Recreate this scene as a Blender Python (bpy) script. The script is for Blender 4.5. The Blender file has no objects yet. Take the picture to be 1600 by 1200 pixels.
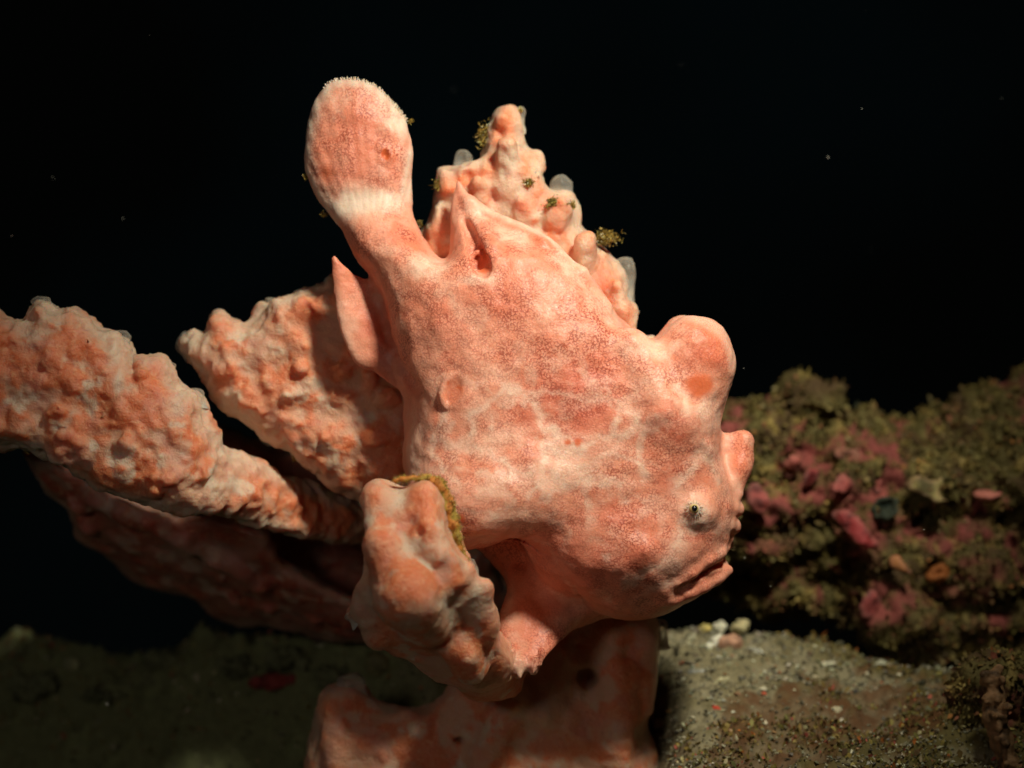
import bpy, math, random
import numpy as np
from mathutils import Vector
# ---------------------------------------------------------------- camera, water, strobes
sc = bpy.context.scene
sc.unit_settings.system = 'METRIC'
sc.unit_settings.scale_length = 0.01          # one unit is a centimetre
D = 40.0                                       # camera distance; photo pixel = 0.01 units at y = 0
cam_d = bpy.data.cameras.new('camera'); cam = bpy.data.objects.new('camera', cam_d)
sc.collection.objects.link(cam); sc.camera = cam
cam.location = (0, -D, 0); cam.rotation_euler = (math.radians(90), 0, 0)
cam_d.sensor_width = 36; cam_d.lens = 36 * D / 16.0
cam_d.clip_start = 0.5; cam_d.clip_end = 2000
cam_d.dof.use_dof = True; cam_d.dof.focus_distance = D - 1.1; cam_d.dof.aperture_fstop = 0.13

w = bpy.data.worlds.new('World'); sc.world = w; w.use_nodes = True
wn = w.node_tree; bgn = wn.nodes['Background']
wt = wn.nodes.new('ShaderNodeTexNoise'); wt.inputs['Scale'].default_value = 5.0
wt.inputs['Detail'].default_value = 2.0
wtc = wn.nodes.new('ShaderNodeTexCoord')
wr = wn.nodes.new('ShaderNodeValToRGB')
wr.color_ramp.elements[0].position = 0.42; wr.color_ramp.elements[0].color = (0.0006, 0.0007, 0.0006, 1)
wr.color_ramp.elements[1].position = 0.75; wr.color_ramp.elements[1].color = (0.0008, 0.0020, 0.0024, 1)
wn.links.new(wtc.outputs['Generated'], wt.inputs['Vector'])
wn.links.new(wt.outputs['Fac'], wr.inputs['Fac']); wn.links.new(wr.outputs['Color'], bgn.inputs['Color'])
bgn.inputs['Strength'].default_value = 1.0

def strobe(name, loc, target, power, size, col, cone=70, blend=0.6):
    l = bpy.data.lights.new(name, 'SPOT'); l.energy = power; l.shadow_soft_size = size; l.color = col
    l.spot_size = math.radians(cone); l.spot_blend = blend
    o = bpy.data.objects.new(name, l); sc.collection.objects.link(o)
    o.location = loc
    o.rotation_euler = (Vector(target) - Vector(loc)).to_track_quat('-Z', 'Y').to_euler()
    return o
strobe('strobe_key', (8.0, -15.5, 17.0), (1.3, 0.9, 1.9), 35500, 1.6, (1.0, 0.96, 0.79), 47, 1.0)
strobe('strobe_fill', (-12.0, -30.0, 3.0), (-1, 0, -3), 2700, 2.5, (1.0, 0.90, 0.80), 60, 0.8)

sc.view_settings.view_transform = 'Standard'; sc.view_settings.look = 'None'
sc.view_settings.exposure = 0.0; sc.view_settings.gamma = 1.0
sc.render.engine = 'CYCLES'
sc.cycles.max_bounces = 6; sc.cycles.diffuse_bounces = 3; sc.cycles.transparent_max_bounces = 8

# ---------------------------------------------------------------- numeric helpers
rs = np.random.RandomState(7)
_perm = rs.permutation(256); _perm = np.concatenate([_perm, _perm, _perm])
_g = rs.normal(size=(256, 3)); _g /= np.linalg.norm(_g, axis=1)[:, None]
def noise(p):
    p = np.asarray(p, dtype=np.float64)
    i = np.floor(p).astype(np.int64); f = p - i; i &= 255
    u = f * f * f * (f * (f * 6 - 15) + 10)
    out = 0
    for dx in (0, 1):
        wx = u[:, 0] if dx else 1 - u[:, 0]
        for dy in (0, 1):
            wy = u[:, 1] if dy else 1 - u[:, 1]
            for dz in (0, 1):
                wz = u[:, 2] if dz else 1 - u[:, 2]
                h = _perm[_perm[_perm[(i[:, 0] + dx) & 255] + ((i[:, 1] + dy) & 255)] + ((i[:, 2] + dz) & 255)]
                g = _g[h]
                out = out + wx * wy * wz * (g[:, 0] * (f[:, 0] - dx) + g[:, 1] * (f[:, 1] - dy) + g[:, 2] * (f[:, 2] - dz))
    return out * 1.6
def fbm(p, o=4, gain=0.5):
    a = 1.0; s = 0; q = np.array(p, dtype=np.float64)
    for k in range(o):
        s = s + a * noise(q); q = q * 2.03 + 17.3; a *= gain
    return s
def ridged(p, o=3):
    a = 1.0; s = 0; q = np.array(p, dtype=np.float64)
    for k in range(o):
        s = s + a * (1 - 2 * np.abs(noise(q))); q = q * 2.03 + 9.1; a *= 0.5
    return s
def sstep(a, b, x):
    t = np.clip((x - a) / (b - a), 0, 1); return t * t * (3 - 2 * t)
def smin(a, b, k):
    h = np.clip(0.5 + 0.5 * (b - a) / k, 0, 1)
    return b * (1 - h) + a * h - k * h * (1 - h)
def smax(a, b, k): return -smin(-a, -b, k)
def px(x, y): return ((x - 800) / 100.0, (600 - y) / 100.0)
def pp(pts): return np.array([px(*p) for p in pts])
def rough(poly, n=3, closed=True):              # Catmull-Rom refinement
    P = np.asarray(poly); out = []
    N = len(P)
    for i in range(N):
        a, b, c, d = P[i - 1], P[i], P[(i + 1) % N], P[(i + 2) % N]
        for t in np.arange(n) / n:
            out.append(0.5 * ((2 * b) + (-a + c) * t + (2 * a - 5 * b + 4 * c - d) * t * t + (-a + 3 * b - 3 * c + d) * t ** 3))
    return np.array(out)
def sdist(X, Z, P):                              # signed distance, positive inside
    A = P; B = np.roll(P, -1, axis=0)
    best = np.full(X.shape, 1e9); ins = np.zeros(X.shape, bool)
    for a, b in zip(A, B):
        e = b - a; L = (e * e).sum() + 1e-12
        t = np.clip(((X - a[0]) * e[0] + (Z - a[1]) * e[1]) / L, 0, 1)
        dx = X - a[0] - t * e[0]; dz = Z - a[1] - t * e[1]
        best = np.minimum(best, dx * dx + dz * dz)
        if a[1] != b[1]:
            c = ((a[1] > Z) != (b[1] > Z)) & (X < (b[0] - a[0]) * (Z - a[1]) / (b[1] - a[1]) + a[0])
            ins ^= c
    d = np.sqrt(best)
    return np.where(ins, d, -d)
def inflate(mask, h):
    u = None
    for st in (8, 4, 2, 1):
        m = mask[::st, ::st].astype(np.float64)
        if u is None: u = np.zeros(m.shape)
        else:
            u = np.repeat(np.repeat(u, 2, 0), 2, 1)
            u = np.pad(u, ((0, max(0, m.shape[0] - u.shape[0])), (0, max(0, m.shape[1] - u.shape[1]))), 'edge')[:m.shape[0], :m.shape[1]] * m
        hh = (h * st) ** 2
        for it in range(260 if st >= 4 else 90):
            v = np.pad(u, 1)
            u = (v[2:, 1:-1] + v[:-2, 1:-1] + v[1:-1, 2:] + v[1:-1, :-2] + 4 * hh) * 0.25 * m
    return u

class Vol:
    def __init__(s, lo, hi, h):
        s.lo = np.array(lo, float); s.h = h
        n = [int(math.ceil((hi[i] - lo[i]) / h)) + 1 for i in range(3)]
        s.ax = [(lo[i] + h * np.arange(n[i])).astype(np.float32) for i in range(3)]
        s.F = np.full(n, 5.0, np.float32); s.T = None
    def sheet(s, poly, k=0.9, cap=2.0, yc=0.0, w=0.12, blend=0.1, n=3, power=1.0, mul=None):
        X, Z = np.meshgrid(s.ax[0], s.ax[2], indexing='ij'); X = X.astype(float); Z = Z.astype(float)
        d = sdist(X, Z, rough(poly, n))
        u = inflate(d > -0.08, s.h)
        T = np.sqrt(np.maximum(u, 0)) * k
        T = cap * np.tanh(T / cap) ** power
        if mul is not None: T = T * mul(X, Z)
        T2 = T * T + 0.002
        T2 = np.where(d > 0, T2 * (1 - np.exp(-np.maximum(d, 0) / w)), T2 * d / w)
        gx, gz = np.gradient(T2, s.h)
        G = np.sqrt(gx * gx + gz * gz)
        if not np.isscalar(yc): yc = yc(X, Z)
        else: yc = np.full(X.shape, yc)
        y = s.ax[1][None, :, None] - yc[:, None, :].astype(np.float32)
        g = (y * y - T2[:, None, :].astype(np.float32)) / np.sqrt(4 * y * y + (G[:, None, :] ** 2).astype(np.float32) + 0.01)
        o = np.maximum(-d, 0)[:, None, :].astype(np.float32); g = np.where(o > 0, np.sqrt(np.maximum(g, 0) ** 2 + o * o), g)
        s.F = smin(s.F, g, blend) if s.F.min() < 4 else g.astype(np.float32)
        Ts = np.sqrt(np.maximum(T2, 0))
        if s.T is None: s.T = np.where(T2 > 0, yc - Ts, 9.)
        else: s.T = np.minimum(s.T, np.where(T2 > 0, yc - Ts, 9.))
        return d, Ts
    def front(s, x, z):                          # y of the front surface
        i = int(np.clip(round((x - s.lo[0]) / s.h), 0, len(s.ax[0]) - 1)); k = int(np.clip(round((z - s.lo[2]) / s.h), 0, len(s.ax[2]) - 1))
        col = s.F[i, :, k]; j = int(np.argmax(col < 0))
        if j == 0: return 0.0
        return float(s.ax[1][j - 1] + s.h * col[j - 1] / (col[j - 1] - col[j]))
    def _loc(s, lo, hi, m):
        sl = []
        for i in range(3):
            a = int(max(0, math.floor((lo[i] - m - s.lo[i]) / s.h))); b = int(min(len(s.ax[i]), math.ceil((hi[i] + m - s.lo[i]) / s.h) + 1))
            if b <= a: return None
            sl.append(slice(a, b))
        return tuple(sl)
    def capsule(s, p0, p1, r0, r1, k=0.1, sub=False, flat=1.0):
        p0 = np.array(p0, float); p1 = np.array(p1, float); m = max(r0, r1) + k + 2 * s.h
        sl = s._loc(np.minimum(p0, p1), np.maximum(p0, p1), m)
        if sl is None: return
        X = s.ax[0][sl[0]][:, None, None]; Y = s.ax[1][sl[1]][None, :, None]; Z = s.ax[2][sl[2]][None, None, :]
        e = p1 - p0; L = (e * e).sum() + 1e-9
        t = np.clip(((X - p0[0]) * e[0] + (Y - p0[1]) * e[1] + (Z - p0[2]) * e[2]) / L, 0, 1)
        q = np.sqrt((X - p0[0] - t * e[0]) ** 2 + ((Y - p0[1] - t * e[1]) * flat) ** 2 + (Z - p0[2] - t * e[2]) ** 2) - (r0 + (r1 - r0) * t)
        s.F[sl] = smax(s.F[sl], -q, k) if sub else smin(s.F[sl], q, k)
    def ellipsoid(s, c, r, k=0.15, sub=False, ang=0.0):
        c = np.array(c, float); R = max(r); sl = s._loc(c - R, c + R, k + 2 * s.h)
        if sl is None: return
        X = s.ax[0][sl[0]][:, None, None] - c[0]; Y = s.ax[1][sl[1]][None, :, None] - c[1]; Z = s.ax[2][sl[2]][None, None, :] - c[2]
        ca, sa = math.cos(ang), math.sin(ang)
        X, Z = X * ca + Z * sa, -X * sa + Z * ca
        k0 = np.sqrt((X / r[0]) ** 2 + (Y / r[1]) ** 2 + (Z / r[2]) ** 2)
        k1 = np.sqrt((X / r[0] ** 2) ** 2 + (Y / r[1] ** 2) ** 2 + (Z / r[2] ** 2) ** 2) + 1e-6
        q = k0 * (k0 - 1) / k1
        s.F[sl] = smax(s.F[sl], -q, k) if sub else smin(s.F[sl], q, k)
    def mesh(s, smooth=2):
        F = s.F.copy()
        F[0] = F[-1] = 1; F[:, 0] = F[:, -1] = 1; F[:, :, 0] = F[:, :, -1] = 1
        S = F < 0; nx, ny, nz = F.shape
        c = np.zeros((nx - 1, ny - 1, nz - 1), np.int8)
        for a in (0, 1):
            for b in (0, 1):
                for d in (0, 1): c += S[a:nx - 1 + a, b:ny - 1 + b, d:nz - 1 + d]
        idx = np.argwhere((c > 0) & (c < 8))
        ids = np.full(c.shape, -1, np.int32); ids[idx[:, 0], idx[:, 1], idx[:, 2]] = np.arange(len(idx))
        acc = np.zeros((len(idx), 3)); cnt = np.zeros(len(idx))
        cor = [(a, b, d) for a in (0, 1) for b in (0, 1) for d in (0, 1)]
        for a in cor:
            for ax in range(3):
                if a[ax]: continue
                b = list(a); b[ax] = 1
                fa = F[idx[:, 0] + a[0], idx[:, 1] + a[1], idx[:, 2] + a[2]]; fb = F[idx[:, 0] + b[0], idx[:, 1] + b[1], idx[:, 2] + b[2]]
                m = (fa < 0) != (fb < 0); t = fa / np.where(m, fa - fb, 1)
                for j in range(3): acc[:, j] += np.where(m, a[j] + (t if j == ax else 0), 0)
                cnt += m
        V = s.lo + s.h * (idx + acc / cnt[:, None])
        Q = []
        for ax in range(3):
            sa = [slice(None)] * 3; sb = [slice(None)] * 3; sa[ax] = slice(0, -1); sb[ax] = slice(1, None)
            A = S[tuple(sa)]; df = A != S[tuple(sb)]
            e = np.argwhere(df); o1, o2 = [(1, 2), (2, 0), (0, 1)][ax]
            lim = c.shape
            ok = (e[:, o1] >= 1) & (e[:, o2] >= 1) & (e[:, o1] < lim[o1]) & (e[:, o2] < lim[o2])
            e = e[ok]; sgn = A[e[:, 0], e[:, 1], e[:, 2]]
            def cell(d1, d2):
                q = e.copy(); q[:, o1] += d1; q[:, o2] += d2; return ids[q[:, 0], q[:, 1], q[:, 2]]
            q = np.stack([cell(-1, -1), cell(0, -1), cell(0, 0), cell(-1, 0)], 1)
            q[~sgn] = q[~sgn][:, ::-1]
            Q.append(q)
        Q = np.concatenate(Q); Q = Q[(Q >= 0).all(1)]
        for _ in range(smooth): V = lap(V, Q, 0.5)
        return V, Q
def lap(V, Q, lam):
    a = np.concatenate([Q[:, 0], Q[:, 1], Q[:, 2], Q[:, 3]]); b = np.concatenate([Q[:, 1], Q[:, 2], Q[:, 3], Q[:, 0]])
    n = len(V); cnt = np.bincount(a, minlength=n) + np.bincount(b, minlength=n)
    W = np.empty_like(V)
    for j in range(3):
        W[:, j] = np.bincount(a, V[b, j], n) + np.bincount(b, V[a, j], n)
    W /= np.maximum(cnt, 1)[:, None]
    return V + lam * (W - V)
def vnormals(V, Q):
    n = np.cross(V[Q[:, 2]] - V[Q[:, 0]], V[Q[:, 3]] - V[Q[:, 1]]); N = np.zeros_like(V)
    for j in range(3):
        for c in range(4): N[:, j] += np.bincount(Q[:, c], n[:, j], len(V))
    return N / (np.linalg.norm(N, axis=1)[:, None] + 1e-12)
def todepth(V, y0):                              # stand a piece built at photo scale at its own distance
    s = (D + y0) / D; W = V * s; W[:, 1] += y0; return W

# ---------------------------------------------------------------- objects
def mkmesh(name, V, faces, mat, parent=None, attrs=None, smooth=True, loc=None):
    me = bpy.data.meshes.new(name)
    V = np.asarray(V, dtype=np.float64)
    o = bpy.data.objects.new(name, me)
    base = np.zeros(3)
    if parent is not None:
        p = parent; 
        while p is not None: base += np.array(p.location); p = p.parent
    if loc is not None: o.location = Vector(np.array(loc) - base); base = np.array(loc, float)
    V = V - base
    F = faces if isinstance(faces, np.ndarray) else None
    if F is not None:
        me.vertices.add(len(V)); me.vertices.foreach_set('co', V.ravel())
        n = F.shape[1]
        me.loops.add(F.size); me.loops.foreach_set('vertex_index', F.ravel().astype(np.int32))
        me.polygons.add(len(F)); me.polygons.foreach_set('loop_start', (np.arange(len(F)) * n).astype(np.int32))
        try: me.polygons.foreach_set('loop_total', np.full(len(F), n, np.int32))
        except Exception: pass
    else: me.from_pydata(V.tolist(), [], faces)
    me.update(calc_edges=True)
    me.polygons.foreach_set('use_smooth', np.full(len(me.polygons), smooth))
    for k, a in (attrs or {}).items():
        a = np.asarray(a, dtype=np.float32)
        if a.ndim == 1:
            at = me.attributes.new(k, 'FLOAT', 'POINT'); at.data.foreach_set('value', a)
        else:
            at = me.attributes.new(k, 'FLOAT_COLOR', 'POINT')
            c = np.ones((len(a), 4), np.float32); c[:, :3] = a; at.data.foreach_set('color', c.ravel())
    me.materials.append(mat); me.validate(); 
    sc.collection.objects.link(o)
    if parent is not None: o.parent = parent
    return o
def root(name, loc, label, cat, group=None):
    o = bpy.data.objects.new(name, None); sc.collection.objects.link(o); o.location = loc
    o.empty_display_size = 0.3; o['label'] = label; o['category'] = cat
    if group: o['group'] = group
    return o
def tag(o, label=None, cat=None, group=None, kind=None):
    if label: o['label'] = label
    if cat: o['category'] = cat
    if group: o['group'] = group
    if kind: o['kind'] = kind
    return o

# ---------------------------------------------------------------- materials
class NT:
    def __init__(s, name):
        s.m = bpy.data.materials.new(name); s.m.use_nodes = True; s.t = s.m.node_tree
        s.b = s.t.nodes['Principled BSDF']; s.out = s.t.nodes['Material Output']
    def n(s, ty, **kw):
        x = s.t.nodes.new(ty)
        for k, v in kw.items(): setattr(x, k, v)
        return x
    def l(s, a, b): s.t.links.new(a, b)
    def attr(s, name, col=False):
        a = s.n('ShaderNodeAttribute', attribute_name=name); return a.outputs['Color' if col else 'Fac']
    def math(s, op, a, b=None, c=None, clamp=False):
        m = s.n('ShaderNodeMath', operation=op); m.use_clamp = clamp
        for i, v in enumerate((a, b, c)):
            if v is None: continue
            if isinstance(v, (int, float)): m.inputs[i].default_value = v
            else: s.l(v, m.inputs[i])
        return m.outputs[0]
    def mix(s, f, a, b):
        m = s.n('ShaderNodeMix', data_type='RGBA')
        for i, v in ((0, f), (6, a), (7, b)):
            if isinstance(v, (int, float)): m.inputs[i].default_value = v
            elif isinstance(v, tuple): m.inputs[i].default_value = (*v, 1)
            else: s.l(v, m.inputs[i])
        return m.outputs[2]
    def noise(s, scale, detail=3, rough=0.5, vec=None, dist=0.0):
        x = s.n('ShaderNodeTexNoise'); x.inputs['Scale'].default_value = scale; x.inputs['Detail'].default_value = detail
        x.inputs['Roughness'].default_value = rough; x.inputs['Distortion'].default_value = dist
        if vec is None: vec = s.coord()
        s.l(vec, x.inputs['Vector']); return x.outputs['Fac']
    def coord(s):
        if not hasattr(s, '_c'): s._c = s.n('ShaderNodeTexCoord')
        return s._c.outputs['Object']
    def vor(s, scale, feature='F1', vec=None, rnd=1.0):
        x = s.n('ShaderNodeTexVoronoi', feature=feature); x.inputs['Scale'].default_value = scale; x.inputs['Randomness'].default_value = rnd
        s.l(vec or s.coord(), x.inputs['Vector']); return x
    def ramp(s, v, a, b):
        r = s.n('ShaderNodeMapRange', interpolation_type='SMOOTHSTEP'); r.inputs[1].default_value = a; r.inputs[2].default_value = b
        s.l(v, r.inputs[0]); return r.outputs[0]
    def bump(s, h, dist, strength=1.0, prev=None):
        b = s.n('ShaderNodeBump'); b.inputs['Strength'].default_value = strength; b.inputs['Distance'].default_value = dist
        s.l(h, b.inputs['Height'])
        if prev: s.l(prev, b.inputs['Normal'])
        return b.outputs[0]
    def sss(s, wgt, rad, scale):
        s.b.inputs['Subsurface Weight'].default_value = wgt; s.b.inputs['Subsurface Radius'].default_value = rad
        s.b.inputs['Subsurface Scale'].default_value = scale
    def finish(s, col, rough=0.5, normal=None, spec=0.3):
        if isinstance(col, tuple): s.b.inputs['Base Color'].default_value = (*col, 1)
        else: s.l(col, s.b.inputs['Base Color'])
        if isinstance(rough, (int, float)): s.b.inputs['Roughness'].default_value = rough
        else: s.l(rough, s.b.inputs['Roughness'])
        if normal: s.l(normal, s.b.inputs['Normal'])
        s.b.inputs['Specular IOR Level'].default_value = spec
        return s.m

def mat_fish():
    s = NT('fish_skin'); c = s.coord()
    wn_ = s.n('ShaderNodeTexNoise'); wn_.inputs['Scale'].default_value = 9; s.l(c, wn_.inputs['Vector'])
    vm = s.n('ShaderNodeVectorMath', operation='MULTIPLY_ADD'); s.l(wn_.outputs['Color'], vm.inputs[0]); vm.inputs[1].default_value = (0.05, 0.05, 0.05); s.l(c, vm.inputs[2])
    v = s.vor(20.0, 'DISTANCE_TO_EDGE', vm.outputs[0])
    line = s.ramp(v.outputs['Distance'], 0.24, 0.09)            # dark red net between pale scales
    brk = s.math('MULTIPLY', s.ramp(s.noise(26, 2), 0.40, 0.52), s.ramp(s.noise(3.2, 4, 0.65), 0.34, 0.58))
    m1 = s.ramp(s.noise(1.0, 6, 0.66), 0.36, 0.64)
    pale = s.attr('pale'); org = s.attr('orange'); red = s.attr('red'); net = s.attr('net')
    mott = s.ramp(s.noise(3.2, 5, 0.6, dist=0.4), 0.38, 0.66)
    base = s.mix(m1, (0.80, 0.325, 0.205), (0.76, 0.24, 0.138))
    base = s.mix(s.math('MULTIPLY', mott, 0.35), base, (0.86, 0.41, 0.29))
    base = s.mix(s.math('MULTIPLY', red, 1.0, clamp=True), base, (0.64, 0.155, 0.09))
    pf = s.math('MULTIPLY', pale, s.math('MULTIPLY_ADD', s.noise(5, 4, 0.6), 1.5, 0.0, clamp=True), clamp=True)
    base = s.mix(pf, base, (0.85, 0.60, 0.46))
    sx = s.n('ShaderNodeSeparateXYZ'); s.l(c, sx.inputs[0]); tail = s.attr('tail')
    ang = s.math('ARCTAN2', s.math('SUBTRACT', sx.outputs[0], TAILC[0] - 0.3), s.math('SUBTRACT', sx.outputs[2], TAILC[1] + 4.5))
    rays = s.math('SINE', s.math('MULTIPLY', ang, 96.0))
    base = s.mix(s.math('MULTIPLY', s.attr('rim'), s.math('MULTIPLY_ADD', rays, 0.22, 0.50, clamp=True)), base, (0.70, 0.60, 0.48))
    base = s.mix(s.math('MULTIPLY', s.attr('rim'), s.math('MULTIPLY_ADD', rays, -0.3, 0.0, clamp=True)), base, (0.40, 0.30, 0.24))
    base = s.mix(org, base, (0.66, 0.125, 0.035))
    k = s.math('MULTIPLY', s.math('MULTIPLY', line, brk), s.math('MULTIPLY', s.math('MAXIMUM', s.math('MULTIPLY_ADD', m1, 0.6, 0.4), red), net))
    base = s.mix(s.math('MULTIPLY', k, 0.80), base, (0.30, 0.035, 0.018))
    # fine pale dusting and tiny dark freckles
    fr = s.ramp(s.noise(42, 2), 0.66, 0.74)
    base = s.mix(s.math('MULTIPLY', fr, 0.35), base, (0.42, 0.08, 0.04))
    # rays of the tail fin, a fan about the root of the fin
    ray = s.math('MULTIPLY', rays, s.math('MULTIPLY', tail, 0.10))
    n1 = s.bump(s.math('MULTIPLY', line, net), 0.012, 0.2)
    n2 = s.bump(s.noise(5, 4, 0.6), 0.06, 0.35, n1)
    n3 = s.bump(ray, 0.03, 0.8, n2)
    s.sss(0.35, (0.32, 0.10, 0.05), 0.45)
    return s.finish(base, s.math('MULTIPLY_ADD', s.noise(12, 3), 0.3, 0.30), n3, 0.32)
def mat_sponge(name='sponge_flesh', a=(0.70, 0.385, 0.25), b=(0.76, 0.20, 0.075), c_=(0.72, 0.56, 0.42)):
    s = NT(name)
    o = s.attr('orange'); p = s.attr('pale')
    g = s.noise(7, 5, 0.65)
    of = s.math('MULTIPLY', o, s.math('MULTIPLY_ADD', g, 1.2, 0.35, clamp=True), clamp=True)
    col = s.mix(of, a, b)
    col = s.mix(s.math('MULTIPLY', s.ramp(s.noise(2.3, 4), 0.5, 0.7), 0.4), col, (0.72, 0.30, 0.24))
    col = s.mix(p, col, c_)
    fl = s.ramp(s.noise(10, 5, 0.75, dist=0.6), 0.50, 0.66)
    dk = s.ramp(s.noise(14, 4, 0.7, dist=0.4), 0.52, 0.72)
    col = s.mix(s.math('MULTIPLY', dk, s.math('MULTIPLY_ADD', o, 0.4, 0.15)), col, (0.46, 0.085, 0.035))
    col = s.mix(s.math('MULTIPLY', fl, s.math('MULTIPLY', o, 0.55)), col, (0.88, 0.46, 0.26))
    n1 = s.bump(s.noise(8, 4, 0.6, dist=0.7), 0.06, 0.5)
    n2 = s.bump(s.noise(26, 4, 0.7), 0.035, 0.6, n1)
    s.sss(0.6, (0.35, 0.12, 0.06), 0.8)
    return s.finish(col, s.math('MULTIPLY_ADD', s.noise(6, 3), 0.25, 0.20), n2, 0.45)
def mat_glass():
    s = NT('clear_papilla')
    col = s.mix(s.ramp(s.noise(3.5, 4, 0.6), 0.45, 0.6), (0.58, 0.50, 0.40), (0.42, 0.40, 0.36))
    s.sss(0.4, (0.3, 0.2, 0.15), 0.4)
    s.b.inputs['Alpha'].default_value = 0.5
    lw = s.n('ShaderNodeLayerWeight'); lw.inputs['Blend'].default_value = 0.35
    # thin jelly: film seen edge-on is denser
    d = s.math('MULTIPLY_ADD', lw.outputs['Facing'], 0.5, 0.12)
    s.l(s.math('MULTIPLY_ADD', s.attr('solid'), 0.7, d, clamp=True), s.b.inputs['Alpha'])
    return s.finish(col, 0.25, s.bump(s.noise(14, 3), 0.02, 0.4), 0.4)
def mat_attr(name, rough=0.7, sss=0.0, bump=14, bd=0.04, spec=0.25, vary=0.5):
    s = NT(name); c = s.attr('col', True)
    hv = s.n('ShaderNodeHueSaturation'); s.l(c, hv.inputs['Color'])
    s.l(s.math('MULTIPLY_ADD', s.noise(bump * 0.7, 4, 0.65), vary * 2, 1 - vary), hv.inputs['Value'])
    if sss: s.sss(sss, (0.2, 0.12, 0.06), 0.3)
    return s.finish(hv.outputs[0], rough, s.bump(s.noise(bump, 5, 0.7), bd, 0.8), spec)
def mat_plain(name, col, rough=0.5, spec=0.3, sss=0.0, bump=None):
    s = NT(name)
    if sss: s.sss(sss, (0.25, 0.12, 0.06), 0.3)
    return s.finish(s.mix(s.noise(11, 4), tuple(x * 0.7 for x in col), tuple(min(1, x * 1.25) for x in col)), rough,
                    s.bump(s.noise(bump, 4), 0.03, 0.6) if bump else None, spec)
TAILC = px(592, 470)
# ---------------------------------------------------------------- scatter helpers
def tubes(starts, dirs, lens, rads, seg, rng, curl=0.5, taper=0.3):
    """thin bent filaments; returns V, F(quads), owner index"""
    n = len(starts); P = [np.array(starts, float)]; d = np.array(dirs, float)
    for k in range(seg):
        d = d + rng.normal(size=(n, 3)) * curl; d /= np.linalg.norm(d, axis=1)[:, None]
        P.append(P[-1] + d * (np.asarray(lens) / seg)[:, None])
    V = []; up = rng.normal(size=(n, 3))
    for k, p in enumerate(P):
        t = P[min(k + 1, seg)] - P[max(k - 1, 0)]; t /= np.linalg.norm(t, axis=1)[:, None] + 1e-9
        a = np.cross(t, up); a /= np.linalg.norm(a, axis=1)[:, None] + 1e-9; b = np.cross(t, a)
        r = (np.asarray(rads) * (1 - (1 - taper) * k / seg))[:, None]
        for j in range(3):
            an = j * 2.0944; V.append(p + r * (math.cos(an) * a + math.sin(an) * b))
    V = np.stack(V, 1)                            # n, (seg+1)*3, 3
    m = (seg + 1) * 3; F = []
    for k in range(seg):
        for j in range(3):
            F.append([k * 3 + j, k * 3 + (j + 1) % 3, k * 3 + 3 + (j + 1) % 3, k * 3 + 3 + j])
    F = np.array(F)[None] + (np.arange(n) * m)[:, None, None]
    return V.reshape(-1, 3), F.reshape(-1, 4), np.repeat(np.arange(n), m)
_ico = None
def grains(centres, radii, rng, squash=0.6, jag=0.35):
    """angular little lumps (deformed octahedron, once divided)"""
    B = [(1, 0, 0), (-1, 0, 0), (0, 1, 0), (0, -1, 0), (0, 0, 1), (0, 0, -1)]
    T = [(0, 2, 4), (2, 1, 4), (1, 3, 4), (3, 0, 4), (2, 0, 5), (1, 2, 5), (3, 1, 5), (0, 3, 5)]
    n = len(centres); B = np.array(B, float)
    V = B[None] * (1 + rng.uniform(-jag, jag, (n, 6, 1))) + rng.uniform(-jag, jag, (n, 6, 3))
    s = np.stack([rng.uniform(0.6, 1.3, n), rng.uniform(0.6, 1.3, n), rng.uniform(0.4, 1.0, n) * squash * 1.5], 1)
    V = V * s[:, None]
    a = rng.uniform(0, 6.28, n); ca, sa = np.cos(a)[:, None], np.sin(a)[:, None]
    V = np.stack([V[..., 0] * ca - V[..., 1] * sa, V[..., 0] * sa + V[..., 1] * ca, V[..., 2]], -1)
    b = rng.uniform(-0.7, 0.7, n); cb, sb = np.cos(b)[:, None], np.sin(b)[:, None]
    V = np.stack([V[..., 0] * cb - V[..., 2] * sb, V[..., 1], V[..., 0] * sb + V[..., 2] * cb], -1)
    V = V * np.asarray(radii)[:, None, None] + np.asarray(centres)[:, None]
    F = np.array(T)[None] + (np.arange(n) * 6)[:, None, None]
    return V.reshape(-1, 3), F.reshape(-1, 3), np.repeat(np.arange(n), 6)
def flakes(centres, normals, size, rng, spread=0.9):
    """tiny curled leaflets standing off a surface"""
    n = len(centres); N = normals + rng.normal(size=(n, 3)) * spread; N /= np.linalg.norm(N, axis=1)[:, None]
    A = np.cross(N, rng.normal(size=(n, 3))); A /= np.linalg.norm(A, axis=1)[:, None]; B = np.cross(N, A)
    s = np.asarray(size)[:, None]; c = centres
    w = rng.uniform(0.25, 0.6, (n, 1)); h = rng.uniform(0.7, 1.5, (n, 1)); k = rng.uniform(-0.5, 0.5, (n, 1))
    V = np.stack([c - A * s * w * 0.5 - N * s * 0.2, c + A * s * w * 0.5 - N * s * 0.2, c + A * s * w + N * s * h * 0.5 + B * s * k * 0.4,
                  c - A * s * w + N * s * h * 0.55 + B * s * k * 0.4, c + N * s * h + B * s * k], 1)
    F4 = np.array([0, 1, 2, 3])[None] + (np.arange(n) * 5)[:, None]; F3 = np.array([3, 2, 4])[None] + (np.arange(n) * 5)[:, None]
    faces = [tuple(f) for f in F4.tolist()] + [tuple(f) for f in F3.tolist()]
    return V.reshape(-1, 3), faces, np.repeat(np.arange(n), 5)
def pick(rng, n, table):
    w = np.array([t[0] for t in table], float); i = rng.choice(len(table), n, p=w / w.sum())
    c = np.array([t[1] for t in table], float)[i]
    return c * rng.uniform(0.6, 1.35, (n, 1)) * (1 + rng.uniform(-0.08, 0.08, (n, 3)))
M_fish = mat_fish()
M_sponge = mat_sponge()
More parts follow.
